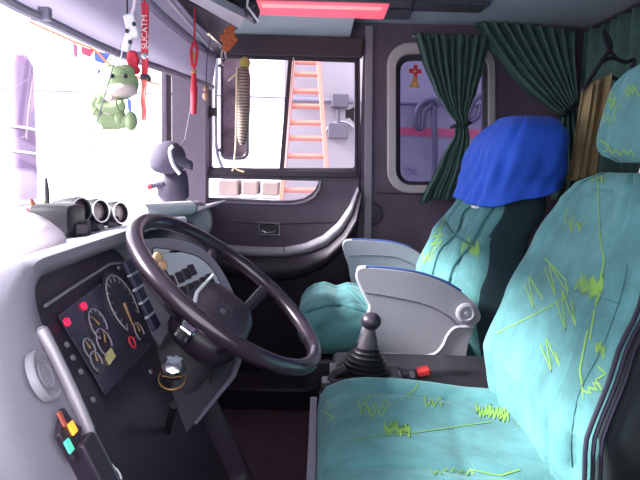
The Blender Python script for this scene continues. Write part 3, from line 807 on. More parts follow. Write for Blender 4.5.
# lamp panel
bm = nb(); prism(bm, [DP(*p, .006) for p in ((58, 409), (68, 424), (77, 430), (74, 448), (69, 464), (53, 437))], en*.008); lp = build('lamp_panel', bm, BLACK, dash, smooth=False, bevel=.002)
for p, s, m_, l in (((72.5, 428), (.012, .014), AMBER, 'glowing amber rocker lamp'), ((69, 446), (.011, .015), GREENL, 'pale green rocker lamp'), ((62, 419), (.007, .018), mat('dull_orange', (.45, .1, .06), .5), 'dull orange mark')):
    b = nb(); box(b, DP(*p, .015), (s[0], s[1], .003), Matrix((eu, ev, en)).transposed()); lab(build('rocker_lamp', b, m_, lp, smooth=False, bevel=.001), l)
# light switch block low on the near side
bm = nb(); cb = DP(91, 470, .008); box(bm, cb, (.036, .075, .03), Matrix((eu, ev, en)).transposed()); sb = build('switch_block', bm, BLACK, dash, smooth=False, bevel=.004)
bm = nb(); c = DP(104, 466, .0); 
for k in range(3): ring(bm, c+eu*.004*k+ev*.012*k, en, .012+.002*k, .0013, 8, a0=-.5, a1=.7, xdir=eu)
build('switch_marks', bm, WHITE, sb, smooth=False)
bm = nb(); lathe(bm, [(.026, -.03), (.026, .0), (.022, .006), (.003, .006)], DP(104, 468, -.010), en, 24); build('light_switch', bm, BLACK, sb)

# switch wing on the far side, turned towards the driver
SPn = V((.62, -.60, .50)).normalized(); SP0 = U(145, 246, 1.19)
def SP(px, py, w=0): return UP(px, py, SP0+SPn*w, SPn)
wing = [(134, 246), (150, 239), (166, 238.5), (185, 241), (203, 249), (216, 262), (227, 279), (236, 300), (241, 325), (238, 346), (215, 352), (170, 350), (150, 330), (138, 290)]
wp = smoothline([SP(*p) for p in wing], 3, closed=True)
bm = nb(); prism(bm, wp, -SPn*.10); wg = build('switch_wing', bm, GREYD, dash, bevel=.010, auto=30)
inn = [(152, 250), (165, 249), (182, 252), (198, 257), (211, 268), (220, 283), (224, 300), (212, 318), (196, 312), (165, 270)]
bm = nb(); prism(bm, smoothline([SP(*p) for p in inn], 3, closed=True), SPn*.004); spn = build('switch_panel', bm, PANELG, wg, bevel=.002, auto=30)
bm = nb(); tube(bm, smoothline([SP(*p, .003) for p in inn], 3, closed=True), .0018, 6, closed=True); build('panel_gap', bm, BLACK, wg)
sx = (SP(200, 275)-SP(175, 275)); 
exs = (SP(196, 268)-SP(172, 275)).normalized(); eys = SPn.cross(exs)
Rs = Matrix((exs, eys, SPn)).transposed()
for r_, row in enumerate((((172, 281), (180, 277.5), (186.5, 274), (192, 270)), ((184, 292), (191, 289), (197.5, 286), (204, 282.5), (210, 279)))):
    for p in row:
        b = nb(); box(b, SP(*p, .006), (.015, .024, .006), Rs); rs = build('rocker_switch', b, BLACK, spn, smooth=False, bevel=.002)
for p in ((130, 268), (136, 281), (141, 295), (147, 308), (153, 321)):
    b = nb(); c = DP(*p, .010); box(b, c, (.035, .030, .008), Matrix((eu, ev, en)).transposed()); build('rocker_switch', b, NAVY, dash, smooth=False, bevel=.002)
for p in ((133, 274), (138, 288), (144, 301), (150, 315)): bm = nb(); box(bm, DP(*p, .012), (.040, .004, .008), Matrix((eu, ev, en)).transposed()); build('switch_divider', bm, PANELG, dash, smooth=False, bevel=.001)
bm = nb(); ball(bm, SP(158, 257, .010), .011, (1, 1, .5), Rs); ball(bm, SP(163, 265, .010), .011, (1, 1, .5), Rs)
lab(build('badge_sticker', bm, [mat('sticker_gold', (.62, .38, .22), .5)], spn), 'small gold and orange stickers on the switch panel')
# dark lower cowl under the switch wing with a pale edge strip
bm = nb(); prism(bm, [SP(*p, -.004) for p in ((150, 335), (238, 345), (233, 376), (196, 424), (150, 480), (120, 480))], -SPn*.06); cw_ = build('lower_cowl', bm, DARKP, dash, smooth=False, bevel=.006)
bm = nb(); P = [SP(*p, .0) for p in ((237, 346), (238, 362), (233, 376), (214, 400), (195, 424))]; tube(bm, P, [.008, .007, .006, .005, .004], 8); build('cowl_edge', bm, GREYO, cw_)
bm = nb(); prism(bm, [SP(*p, -.001) for p in ((213, 362), (220, 354), (228, 360), (222, 374), (210, 384))], SPn*.003); build('pocket_recess', bm, BLACK, cw_, smooth=False)
# far end of the dash towards the door with its round outlet
bm = nb(); rings = []
for Y, s in ((1.50, 1), (1.75, 1), (2.0, .96), (2.2, .9), (2.32, .75), (2.36, .5)):
    rings.append([V((-.475+dx*s, Y, -.195+dz)) for dx, dz in ((-.30, .0), (-.05, .005), (.03, -.01), (.06, -.05), (.05, -.12), (.02, -.3), (-.02, -.6), (-.30, -.6))])
loft(bm, rings); build('passenger_dash', bm, mat('dash_mid_grey', (.16, .145, .18), .5), dash, auto=50)
o1 = U(203, 219, 2.15); bm = nb(); tube(bm, [U(158, 246, 2.0), U(176, 234, 2.08), U(196, 221, 2.15)], [.02, .045, .058], 20); build('outlet_pod', bm, GREYL, dash)
bm = nb(); lathe(bm, [(.066, -.02), (.068, .0), (.060, .010), (.052, .008), (.002, .006)], U(199, 219, 2.14), V((.75, -.45, .15)), 28)
bm2 = build('outlet_ring', bm, mat('outlet_ring_grey', (.30, .29, .33), .5), dash, auto=40)
bm = nb(); lathe(bm, [(.048, 0), (.046, .006), (.002, .008)], U(200.5, 219, 2.13), V((.75, -.45, .15)), 24); build('outlet_face', bm, BEIGEF, bm2)

# pedals in the dark footwell
for (x, y, l) in ((-.30, 1.25, 'accelerator pedal furthest from the camera'), (-.28, 1.08, 'brake pedal in the middle of the footwell'), (-.28, .92, 'clutch pedal nearest the camera')):
    t = thing('pedal', 'black '+l, 'pedal', 'foot pedals')
    bm = nb(); box(bm, (x+.09, y, -.88), (.02, .075, .11), Matrix.Rotation(.5, 3, 'Y')); build('pedal_pad', bm, RUBBER, t, smooth=False, bevel=.004)
    bm = nb(); tube(bm, [(x+.075, y, -.88), (x-.05, y, -.75), (x-.12, y, -.62)], .009, 8); build('pedal_arm', bm, BLACK, t)

# ============================================================ THINGS ON THE DASH
SZ = -.155
# three round-lensed pods
tp = thing('gauge_pod_row', 'row of three round dark gauge pods on a stand on top of the dashboard', 'gauge pods')
for i, (px, py, Y) in enumerate(((80, 210, 1.38), (99, 211, 1.46), (119, 213, 1.54))):
    c = U(px, py, Y); ax_ = V((.85, -.35, .12)).normalized()
    bm = nb(); lathe(bm, [(.010, -.075), (.028, -.068), (.031, -.04), (.031, .0), (.029, .006), (.024, .006), (.022, -.008), (.002, -.010)], c, ax_, 24)
    pd = build('gauge_pod', bm, RUBBER, tp, auto=40)
    bm = nb(); ring(bm, c+ax_*.006, ax_, .0275, .0022); build('pod_bezel', bm, STEEL, pd)
    bm = nb(); disc(bm, c-ax_*.006, ax_, .0215, .002); build('pod_face', bm, mat('pod_face', (.12, .08, .08), .25), pd)
    bm = nb(); tube(bm, [c-V((0, 0, .03)), V((c.x-.02, c.y, SZ-.01))], [.022, .028], 10); build('pod_foot', bm, BLACK, pd)
bm = nb(); cc = U(88, 224, 1.46); box(bm, (cc.x-.03, 1.46, -.155), (.07, .30, .03), Matrix.Rotation(.35, 3, 'Z')); build('pod_base', bm, BLACK, tp, smooth=False, bevel=.006)
# fourth, broad dark housing at their left
c = U(62, 217, 1.33); bm = nb(); rings = []
for t, s in ((0, .8), (.05, .95), (.4, 1), (.7, 1), (.95, .95), (1, .8)):
    x = c.x-.055+.09*t; rings.append([V((x, c.y+.05*s*math.copysign(abs(math.cos(q))**.45, math.cos(q)), c.z-.006+.036*s*math.copysign(abs(math.sin(q))**.45, math.sin(q)))) for q in [2*PI*i/20 for i in range(20)]])
loft(bm, rings); tag(build('radio_unit', bm, RUBBER), 'rounded dark box on the dash left of the three gauge pods', 'device')
# pale round cushion
bm = nb(); c = U(18, 240, 1.05); ball(bm, c, .075, (1.1, .8, .62), None, 28, 20)
for v_ in bm.verts: v_.co += (v_.co-c).normalized()*.004*math.sin(v_.co.x*70)*math.sin(v_.co.y*60+v_.co.z*50)
tag(build('folded_cloth', bm, PINKM), 'pale pink cloth bundle at the far left of the dashboard top', 'cloth')
# rolled paper
ro = thing('rolled_paper', 'white paper roll lying on the dash in front of the door pillar', 'paper roll')
bm = nb(); a, b = U(140, 212, 1.45), U(190, 208, 1.78); tube(bm, [a, b], .021, 20); build('roll', bm, WHITE, ro)
bm = nb(); ring(bm, b, b-a, .013, .010); build('roll_end', bm, GREYO, ro)
bm = nb(); a, b = U(150, 226, 1.42), U(184, 220, 1.56); tube(bm, [a, lerp(a, b, .5), b], [.010, .014, .009], 14); tag(build('white_cloth', bm, WHITE), 'white rag on the dash under the paper roll', 'cloth')
# little clutter (pens and a pink tube) left of the pods
for i, (p, q, m_, l) in enumerate((((36, 214), (31, 199), ORANGEM, 'orange pen standing leftmost beside the dash pods'), ((42, 212), (45, 201), YELL, 'yellow pen standing on the dash'), ((48, 213), (46, 178), BLACK, 'tall black pen leaning against the windscreen'), ((40, 214), (26, 209), REDM, 'small red pen lying low on the dash'))):
    bm = nb(); a, b = U(*p, 1.5), U(*q, 1.5); tube(bm, [a, lerp(a, b, .7), b], [.006, .006, .003], 8); tag(build('pen', bm, m_), l, 'pen', 'pens on the dashboard')
bm = nb(); c = U(41, 216, 1.5); lathe(bm, [(.020, -.02), (.024, .015), (.021, .015), (.018, -.015)], V((c.x, c.y, SZ+.02)), (0, 0, 1), 18); tag(build('pen_cup', bm, GREYO), 'small grey pen cup on the dash', 'cup')
# dark cap hanging from a mount at the A pillar
capt = thing('cap', 'dark cloth cap with a white band hanging at the door pillar', 'cap')
Yc = 2.02
c = U(168, 161, Yc)
bm = nb(); 
bmesh.ops.create_uvsphere(bm, u_segments=28, v_segments=18, radius=.062, matrix=Matrix.Translation(c) @ Matrix.Rotation(.35, 4, 'Y') @ Matrix.Diagonal((.95, .9, 1.1, 1)))
for v_ in bm.verts:
    if v_.co.z < c.z-.02: v_.co.z = c.z-.02+(v_.co.z-c.z+.02)*.5
build('crown', bm, BLIND if False else mat('cap_cloth', (.07, .058, .095), .8, bump=.3), capt)
bm = nb(); rings = []
for t in (0, .3, .6, 1):
    rings.append([U(176+16*t, 158+8*t, Yc-.03)+V((0, .035*(1-t*.5)*math.cos(q), .022*(1-t*.3)*math.sin(q))) for q in [2*PI*i/14 for i in range(14)]])
loft(bm, rings); build('visor', bm, MATS['cap_cloth'], capt)
bm = nb(); tube(bm, smoothline([U(*p, Yc-.065) for p in ((173, 146), (170, 150), (171, 158), (174, 166), (180, 174))], 5), .006, 8); lab(build('white_band', bm, WHITE, capt), 'white band')
bm = nb(); tube(bm, [U(192, 100, 2.3), U(185, 140, 2.1), U(180, 146, 2.0)], .0022, 6); build('cord', bm, GREYO, capt)
fan = thing('dash_fan', 'small dark cab fan housing with a red tip under the cap', 'fan')
bm = nb(); rings = []
for py, x0, x1, d in ((170, 163, 186, .02), (176, 158, 188, .035), (188, 157, 189, .04), (196, 158, 189, .04), (202, 164, 184, .03)):
    a, b = U(x0, py, Yc+.05), U(x1, py, Yc+.05); m_ = (a+b)/2; hw = (b-a).length/2
    rings.append([m_+V((hw*math.cos(q), d*math.sin(q), 0)) for q in [2*PI*i/24 for i in range(24)]])
loft(bm, rings); build('fan_housing', bm, mat('fan_plastic', (.05, .04, .07), .5), fan)
bm = nb(); tube(bm, [U(164, 184, Yc+.02), U(152, 186, Yc+.02)], .009, 10); build('fan_arm', bm, MATS['fan_plastic'], fan)
bm = nb(); tube(bm, [U(152, 186, Yc+.02), U(148, 187, Yc+.02)], .010, 10); lab(build('arm_tip', bm, REDM, fan), 'red tip')
bm = nb(); p = U(176, 200, Yc+.05); tube(bm, [p, V((p.x-.01, p.y, SZ))], .012, 8); build('fan_stand', bm, MATS['fan_plastic'], fan)

# ============================================================ OVERHEAD, SUN BLIND
sbt = thing('sun_blind', 'grey fabric sun blind pulled down across the top of the windscreen', 'sun blind')
lowp = [V((-.80, .44, .35)), V((-.76, .75, .35)), UZ(-60, -45, .345)] + [U(*p) for p in ((5, 0, 1.28), (50, 22, 1.45), (100, 46, 1.70), (130, 58, 1.88), (165, 70, 2.12), (190, 79, 2.3), (212, 87, 2.46))]  # first points, out of view, added so the blind shades the backrest
lowp = smoothline(lowp, 5)
def bl(u, v):
    i = u*(len(lowp)-1); k = min(int(i), len(lowp)-2); p = lerp(lowp[k], lowp[k+1], i-k)
    q = V((p.x-.02+.06*u, p.y, CZ-.01)); r = lerp(p, q, v)
    r.x += .006*math.sin(u*40+v*3)*v
    return r
bm = nb(); grid_surface(bm, bl, 60, 8); build('blind_fabric', bm, BLIND, sbt, auto=80, solid=.003)
bm = nb(); rr = []
tube(bm, lowp, .012, 8); build('bottom_bar', bm, mat('blind_bar', (.26, .24, .32), .6), sbt)
for p in ((41, 14), (137, 57)):
    bm = nb(); Yp = 1.42 if p[0] < 100 else 1.90; box(bm, U(*p, Yp-.012), (.045, .02, .03)); build('bar_clip', bm, MATS['blind_bar'], sbt, smooth=False, bevel=.004)
bm = nb(); tube(bm, [U(127, -12, 1.75), U(127.5, 20, 1.75), U(128.5, 52, 1.75)], .0022, 6); tube(bm, [U(128.5, 46, 1.75), U(128.5, 53, 1.75)], .005, 8)
build('pull_cord', bm, BLACK, sbt)
# blind rail / inner beam
bm = nb(); tube(bm, [U(140, -6, 1.80), U(160, 14, 2.0), U(185, 35, 2.22), U(212, 58, 2.48)], .014, 8); struct(build('trim_9', bm, MATS['blind_bar']))
bm = nb(); tube(bm, [U(165, -5, 1.9), U(186, 20, 2.1), U(214, 52, 2.46)], .007, 8); struct(build('trim_10', bm, GREYL))
# overhead shelf with pale lip
oc = thing('overhead_shelf', 'pale grey overhead shelf lip above the windscreen corner', 'shelf')
p0, p1, p2, p3 = U(150, -22, 1.75), U(165, -22, 1.68), U(245, 18, 2.05), U(240, 29, 2.2)
bm = nb(); prism(bm, [p0, p1, p2, p3], (-.0, .01, .028)); build('shelf_lip', bm, GREYL, oc, smooth=False, bevel=.004)
bm = nb(); prism(bm, [U(172, -6, 2.0), U(241, 27, 2.22), U(216, 42, 2.45), U(195, 22, 2.3)], (0, .0, .02)); build('shelf_underside', bm, DARKP, oc, smooth=False)
mt = thing('overhead_monitor', 'small dark box with a pale edge fixed to the ceiling beside the red lamp', 'box')
bm = nb(); prism(bm, [U(205, -14, 1.95), U(249, -14, 1.95), U(258, 4, 2.05), U(252, 18, 2.05), U(240, 10, 2.05)], (0, .10, 0)); build('box_body', bm, BLACK, mt, smooth=False, bevel=.005)
bm = nb(); tube(bm, [U(250, -14, 1.95), U(247, 6, 2.04), U(259, 22, 2.06)], .004, 6); build('pale_edge', bm, WHITE, mt)
bm = nb(); prism(bm, [U(206, 34, 2.2), U(209, 33, 2.2), U(222, 46, 2.3), U(219, 48, 2.3)], (0, .01, 0)); tag(build('mirror_bracket', bm, CHROME, smooth=False), 'small shiny bracket under the overhead shelf corner', 'bracket')
# red ceiling lamp
rl = thing('ceiling_lamp', 'long narrow ceiling lamp with a glowing red lens', 'lamp')
q0, q1 = UZ(257, 8, CZ-.02), UZ(385, 12, CZ-.02)
bm = nb(); prism(bm, [UZ(256, 1, .575), UZ(390, 4.5, .575), UZ(384, 19.5, .575), UZ(257, 15, .575)], (0, 0, .02)); build('red_lens', bm, REDLENS, rl, smooth=False, bevel=.006)
bm = nb(); prism(bm, [UZ(262, 4.5, .572), UZ(382, 8, .572), UZ(381, 10.5, .572), UZ(262, 7.5, .572)], (0, 0, .004)); lab(build('lit_tube', bm, REDLENS2, rl, smooth=False), 'paler glowing tube behind the lens')
bm = nb(); prism(bm, [UZ(254, -2, .578), UZ(414, 2, .578), UZ(410, 20, .578), UZ(254, 16.5, .578)], (0, 0, .018)); build('lamp_housing', bm, CEILD, rl, smooth=False, bevel=.004)
bm = nb(); 
for k in range(5): box(bm, UZ(391+4*k, 10, .574), (.006, .03, .006))
build('lamp_grille', bm, BLACK, rl, smooth=False)

# ============================================================ CURTAINS
def curtain(name, fn, nu, nv, label, parent=None):
    bm = nb(); grid_surface(bm, fn, nu, nv); return bm
cw = thing('window_curtain', 'green pleated curtain tied at the waist over the small rounded window', 'curtain')
lx = lambda y: interp([33, 60, 90, 110, 123, 135, 160, 203], [414, 422, 434, 446, 456, 454, 440, 419], y)
rx = lambda y: interp([33, 60, 90, 110, 123, 135, 160, 203], [491, 485, 477, 469, 468, 470, 470, 462], y)
def cf(u, v):
    y = 33+v*(170-(0 if u < .2 else 3)); w = rx(y)-lx(y); px = lx(y)+u*w
    Yc_ = 2.52 - .06*math.sin(PI*min(1, v))
    amp = .013*min(1, w/60)+.004
    p = U(px, y+(u*3.5)*(1-v), Yc_)
    p.y += amp*math.sin(2*PI*9.5*u + .8*math.sin(v*5)) + .006*math.sin(2*PI*4*u+2)
    p.x += .003*math.sin(2*PI*9.5*u+1)
    return p
bm = nb(); grid_surface(bm, cf, 150, 50); build('curtain_cloth', bm, CURT, cw, auto=80, solid=.0015)
bm = nb(); cA = U(455, 126, 2.40); cB = U(470, 123, 2.40); 
P = [cA+V((0, .06, 0)), cA, lerp(cA, cB, .5)+V((0, -.01, -.004)), cB, cB+V((0, .06, 0))]; tube(bm, P, .008, 8); build('tieback', bm, CURTB, cw)
bm = nb(); tube(bm, [U(412, 36, 2.53), U(494, 40, 2.53)], .005, 8); build('curtain_wire', bm, STEEL, cw)

cs = thing('gathered_curtain', 'dark green curtain swept from the ceiling rail to the back corner', 'curtain')
def sf(u, v):
    top = U(lerp(473, 577, u), lerp(19, 31, u), 2.54)
    endp = U(lerp(561, 575, u), lerp(118, 100, u), 2.46)
    ctl = U(lerp(505, 574, u**.7), lerp(84, 60, u), 2.50)
    p = top*(1-v)**2 + ctl*2*v*(1-v) + endp*v*v
    p.y += .016*(1-.5*v)*math.sin(2*PI*9*u+.7*math.sin(4*v)) - .02*v
    return p
bm = nb(); grid_surface(bm, sf, 150, 40); build('curtain_cloth', bm, CURT, cs, auto=80, solid=.0015)
def st_(u, v):
    p = lerp(U(lerp(560, 574, u), lerp(118, 100, u), 2.44), U(lerp(552, 592, u), 200, 2.44), v)
    p.y += .012*math.sin(2*PI*3.5*u+v*2); return p
bm = nb(); grid_surface(bm, st_, 40, 16); build('curtain_tail', bm, CURT, cs, auto=80, solid=.0015)
bm = nb(); tube(bm, [U(556, 116, 2.42), U(565, 113, 2.40), U(577, 103, 2.42)], .010, 8); build('tieback', bm, CURTB, cs)

cr = thing('rear_curtain', 'green pleated curtain hanging along the rear partition behind the seats', 'curtain')
def rf(u, v):
    y = 2.585-2.0*u
    x = 1.075 + .026*math.sin(2*PI*26*u+.5*math.sin(v*4+u*9)) + .008*math.sin(2*PI*9*u+1)
    return V((x, y, .565-1.1*v))
bm = nb(); grid_surface(bm, rf, 420, 14); build('curtain_cloth', bm, CURT, cr, auto=80, solid=.0015)
bm = nb(); tube(bm, [(1.08, 2.5, .575), (1.08, .5, .575)], .014, 8); build('curtain_rail', bm, BLACK, cr)

# tan cloth hung from a dark strap at the rear
tc_ = thing('hanging_towel', 'tan striped towel hanging from a dark strap behind the driver headrest', 'towel')
def tf(u, v):
    Yt = 1.80
    a = U(lerp(583, 611, u), lerp(89, 73, u), Yt); b = U(lerp(569, 597, u), lerp(181, 174, u), Yt-.02)
    p = lerp(a, b, v); p.y += .010*math.sin(2*PI*3*u+v) + .004*math.sin(2*PI*7*u); p.x += .02*math.sin(2*PI*1.5*u)*.2
    return p
bm = nb(); grid_surface(bm, tf, 40, 20); build('towel_cloth', bm, TAN, tc_, auto=80, solid=.004)
bm = nb()
for P in ([(583, 90), (592, 76), (601, 62), (611, 46), (603, 30)], [(603, 30), (606, 44), (616, 58), (626, 62), (634, 60), (630, 72), (620, 80), (611, 76)], [(601, 62), (612, 58), (626, 63)]):
    tube(bm, smoothline([U(*p, 1.80) for p in P], 5), .006, 8)
build('strap', bm, mat('black_strap', (.008, .008, .02), .8), tc_)

# window sticker
stk = thing('window_sticker', 'small red cross sticker with a gold emblem on the side window glass', 'sticker')
def S(px, py): return U(px, py, YW+.012)
bm = nb(); 
prism(bm, [S(*p) for p in ((413.5, 65), (417.5, 65), (417.5, 69), (421.5, 69.5), (421.5, 74), (417.5, 73.5), (417, 80), (414, 80), (413.5, 73.5), (409, 73), (409, 68.5), (413.5, 69))], (0, -.002, 0)); build('red_cross', bm, mat('sticker_red', (.55, .02, .05), .5), stk, smooth=False)
bm = nb(); prism(bm, [S(*p)+V((0, -.002, 0)) for p in ((412, 79), (414.5, 76), (417, 79), (418, 84), (420, 88), (416, 87.5), (413, 87.5), (408, 88.5), (411, 84))], (0, -.002, 0)); build('gold_emblem', bm, mat('sticker_gold2', (.55, .28, .08), .5), stk, smooth=False)
mat('sticker_orange', (.8, .35, .12), .5)
for p, r in (((415, 84), .009), ((415, 71), .006)): bm = nb(); ball(bm, S(*p)+V((0, -.003, 0)), r, (1, .3, 1.3)); build('emblem_centre', bm, MATS['sticker_orange'], stk)

# ============================================================ HANGING ORNAMENTS
Yh = 1.42
fr = thing('plush_frog', 'green plush frog toy hanging in the windscreen from a white clip', 'plush toy')
def H(px, py, d=0): return U(px, py, Yh+d)
bm = nb(); ball(bm, H(118, 83), .050, (.95, .8, .78)); ball(bm, H(110, 73), .020); ball(bm, H(126, 73), .020); hd_ = build('head', bm, FROG, fr)
bm = nb(); ball(bm, H(121, 90, -.018), .036, (1.05, .75, .5)); build('muzzle', bm, FROGB, hd_)
bm = nb(); ball(bm, H(125, 76, -.035), .0055); build('eye', bm, BLACK, hd_)
bm = nb(); ball(bm, H(112, 76, -.038), .0055); build('eye', bm, BLACK, hd_)
bm = nb(); ball(bm, H(107, 107), .048, (.85, .7, .95)); build('body', bm, FROG, fr)
bm = nb(); ball(bm, H(110, 108, -.016), .034, (.8, .75, .9)); build('belly', bm, FROGB, fr)
for P, l in (([(103, 98), (100, 105), (112, 108), (120, 106)], 'arm'), ([(98, 98), (94, 106), (99, 112)], 'arm')):
    bm = nb(); tube(bm, smoothline([H(*p, -.03) for p in P], 4), [.016]*(len(smoothline([H(*p) for p in P], 4))-1)+[.010], 12); ball(bm, H(*P[-1], -.03), .013); build(l, bm, FROG, fr)
for P in ([(102, 118), (112, 118), (120, 119)], [(104, 121), (116, 122), (131, 121)]):
    bm = nb(); tube(bm, [H(*p, -.02) for p in P], [.020, .018, .013], 12); ball(bm, H(*P[-1], -.02), .020, (.7, 1, 1.1)); lg = build('leg', bm, FROG, fr)
    bm = nb(); ball(bm, H(P[-1][0]+2, P[-1][1], -.024), .014, (.5, .9, .9)); build('foot_sole', bm, FROGB, lg)
bm = nb(); tube(bm, [H(119, 68), H(122, 52), H(127, 40)], .0018, 6); build('hanging_loop', bm, WHITE, fr)
bm = nb(); tube(bm, [H(118, 50, -.06), H(108, 85, -.06), H(96, 125, -.05), H(88, 152, -.03)], .0014, 6); tag(build('suction_cord', bm, GREYO), 'thin cord running down past the plush frog', 'cord')
# white plastic clips
wc = thing('white_clip', 'white plastic clip chain hanging above the plush frog', 'clip')
bm = nb(); tube(bm, [H(137, -14), H(134, 8), H(131, 18)], .004, 8); build('cord', bm, PINKM, wc)
for (x, y, w, h_, a) in ((131.5, 26, .026, .055, -.25), (127.5, 42, .020, .042, .3)):
    bm = nb(); box(bm, H(x, y), (w, .012, h_), Matrix.Rotation(a, 3, 'Y')); build('clip_piece', bm, WHITE, wc, smooth=False, bevel=.005)
bm = nb()
for (x, y) in ((127, 31), (134, 24), (130, 42)): ball(bm, H(x, y, -.008), .005, (1, .6, 1))
build('clip_pin', bm, BLACK, wc)
bm = nb(); tube(bm, [H(121, 48), H(125, 40), H(127, 50)], .0035, 6); build('clip_hook', bm, BLACK, wc)
# red flower beside the frog
bm = nb()
for k in range(6): ball(bm, H(133+2.5*math.cos(k), 60+5*math.sin(k*1.05), .02), .012, (.8, .6, 1))
ball(bm, H(136, 70, .02), .010); tag(build('red_rosette', bm, REDM), 'small red cloth rosette just right of the plush frog head', 'ornament')
# lanyard with lettering
ln = thing('lanyard', 'red lanyard with white lettering hanging right of the plush frog', 'lanyard')
Yl = 1.62
def Ln(px, py, d=0): return U(px, py, Yl+d)
def lf(cx, w0, w1, y0, y1, Y, sway=1.0):
    def f(u, v):
        y = lerp(y0, y1, v); w = lerp(w0, w1, v); p = U(cx(y)+(u-.5)*w, y, Y); p.y += .004*math.sin(v*9)+.002*math.sin(u*PI); return p
    return f
bm = nb(); grid_surface(bm, lf(lambda y: 144.5+.5*math.sin(y*.05), 7.5, 6.5, 3, 76, Yl), 6, 40); build('ribbon', bm, REDM, ln, auto=80, solid=.0016)
bm = nb(); grid_surface(bm, lf(lambda y: 143.5, 6, 4.5, 78, 120, Yl), 4, 20); lab(build('ribbon_end', bm, mat('faded_ribbon', (.70, .16, .14), .7), ln, auto=80, solid=.0016), 'faded lower ribbon end')
bm = nb(); tube(bm, [Ln(144.5, -52), Ln(144.5, 4)], .003, 6); build('cord', bm, REDM, ln)
bm = nb(); box(bm, Ln(145, 77), (.026, .010, .014)); box(bm, Ln(149, 79), (.010, .012, .014)); build('buckle', bm, BLACK, ln, smooth=False, bevel=.003)
bm = nb(); lathe(bm, [(.0085, 0), (.0085, .003), (.006, .004), (.001, .004)], Ln(145, 56, -.008), (0, -1, 0), 20); build('badge', bm, STEEL, ln)
def text(s, size, loc, rot, m, parent, name='lettering', ext=.0006):
    cu = bpy.data.curves.new('t', 'FONT'); cu.body = s; cu.size = size; cu.extrude = ext; cu.align_x = 'CENTER'; cu.align_y = 'CENTER'
    o = bpy.data.objects.new('t', cu); COL.objects.link(o)
    me = bpy.data.meshes.new_from_object(o); COL.objects.unlink(o); bpy.data.objects.remove(o)
    me.transform(rot.to_4x4()); me.transform(Matrix.Translation(loc)); me.materials.append(m)
    n = bpy.data.objects.new(name, me); COL.objects.link(n); n.parent = parent; return n
RT = Matrix(((0, -1, 0), (0, 0, -1), (1, 0, 0)))       # reads upwards, facing the camera side
text('SUCATM', .022, Ln(144.7, 32, -.007), RT, mat('ribbon_white', (.9, .8, .8), .6), ln)
# red knotted tassel
tl = thing('red_tassel', 'red knotted tassel hanging before the door pillar', 'tassel')
Yt = 2.1
def T(px, py): return U(px, py, Yt)
bm = nb(); tube(bm, [T(195, -2), T(194.5, 20), T(194.5, 42)], .0035, 8); build('cord', bm, REDM, tl)
bm = nb(); P = [T(194.5, 42), T(191.3, 50), T(191.5, 60), T(194, 68), T(196.5, 60), T(197, 50)]; tube(bm, smoothline(P, 4, closed=True), .005, 8, closed=True); build('knot_loop', bm, REDM, tl)
mat('gold_thread', (.5, .22, .08), .5)
for y, sc2 in ((56, (.5, .5, 1.7)), (72, (.9, .9, .9))): bm = nb(); ball(bm, T(194, y), .010, sc2); lab(build('gold_bead', bm, MATS['gold_thread'], tl), 'dull gold bead')
bm = nb(); tube(bm, [T(194, 74), T(194, 90), T(193.7, 114)], [.008, .012, .010], 10); build('fringe', bm, REDM, tl)
# small brown charm
ch = thing('key_charm', 'small brown figure charm hanging at the edge of the door window', 'charm')
def Tc(px, py): return U(px, py, 2.2)
bm = nb(); tube(bm, [Tc(210, 12), Tc(210, 38), Tc(207, 60), Tc(206, 86)], .0015, 6); build('cord', bm, BLACK, ch)
bm = nb(); ball(bm, Tc(206, 89), .010); ball(bm, Tc(206, 96), .013, (1, .8, 1.2)); build('figure', bm, mat('charm_brown', (.38, .2, .14), .6), ch)
# orange flower garland
og = thing('orange_garland', 'orange artificial flower ornament hanging at the door window top corner', 'ornament')
def To(px, py, d=0): return U(px, py, 2.15+d)
bm = nb()
for (x, y, r) in ((229, 33, .016), (225, 38, .014), (232, 40, .016), (228, 45, .015), (231, 29, .011), (226, 48, .012)):
    for k in range(5): ball(bm, To(x, y)+V((r*.7*math.cos(k*1.257), -.004, r*.7*math.sin(k*1.257))), r*.6, (1, .6, 1), None, 10, 8)
build('petals', bm, ORANGEM, og)
bm = nb(); tube(bm, [To(230, 22), To(229, 34)], .002, 6); build('cord', bm, BLACK, og)
bm = nb(); tube(bm, [To(226, 44), To(222, 50), To(221, 60), To(223, 66)], .003, 6); tube(bm, [To(224, 48), To(226, 58)], .003, 6); lab(build('key_bunch', bm, STEEL, og), 'small metal keys below the flowers')

# hanging woven doll and cord in the door window
dl = thing('woven_ornament', 'striped woven hanging ornament with a yellow ball top inside the door window', 'ornament')
def Dd(px, py, d=0): return U(px, py, 2.50+d)
bm = nb(); ball(bm, Dd(245, 63), .022, (1, .8, 1.15)); build('yellow_top', bm, YELL, dl)
STR = mat('woven_stripes', (.35, .34, .36), .85)
nt = STR.node_tree; wv = nt.nodes.new('ShaderNodeTexWave'); wv.bands_direction = 'Z'; wv.inputs['Scale'].default_value = 26; wv.inputs['Distortion'].default_value = 3
tcn = nt.nodes.new('ShaderNodeTexCoord'); nt.links.new(tcn.outputs['Object'], wv.inputs['Vector'])
cr_ = nt.nodes.new('ShaderNodeValToRGB'); cr_.color_ramp.elements[0].color = (.09, .09, .14, 1); cr_.color_ramp.elements[1].color = (.42, .40, .38, 1); e = cr_.color_ramp.elements.new(.82); e.color = (.45, .30, .16, 1)
nt.links.new(wv.outputs['Fac'], cr_.inputs['Fac']); nt.links.new(cr_.outputs['Color'], nt.nodes['Principled BSDF'].inputs['Base Color'])
bm = nb(); tube(bm, smoothline([Dd(243, 68), Dd(243, 85), Dd(243, 105), Dd(243, 125), Dd(242, 145)], 4), [.022, .026, .030, .032, .031, .030, .030, .030, .030, .029, .028, .027, .026, .024, .022, .016, .008], 14); build('woven_body', bm, STR, dl)
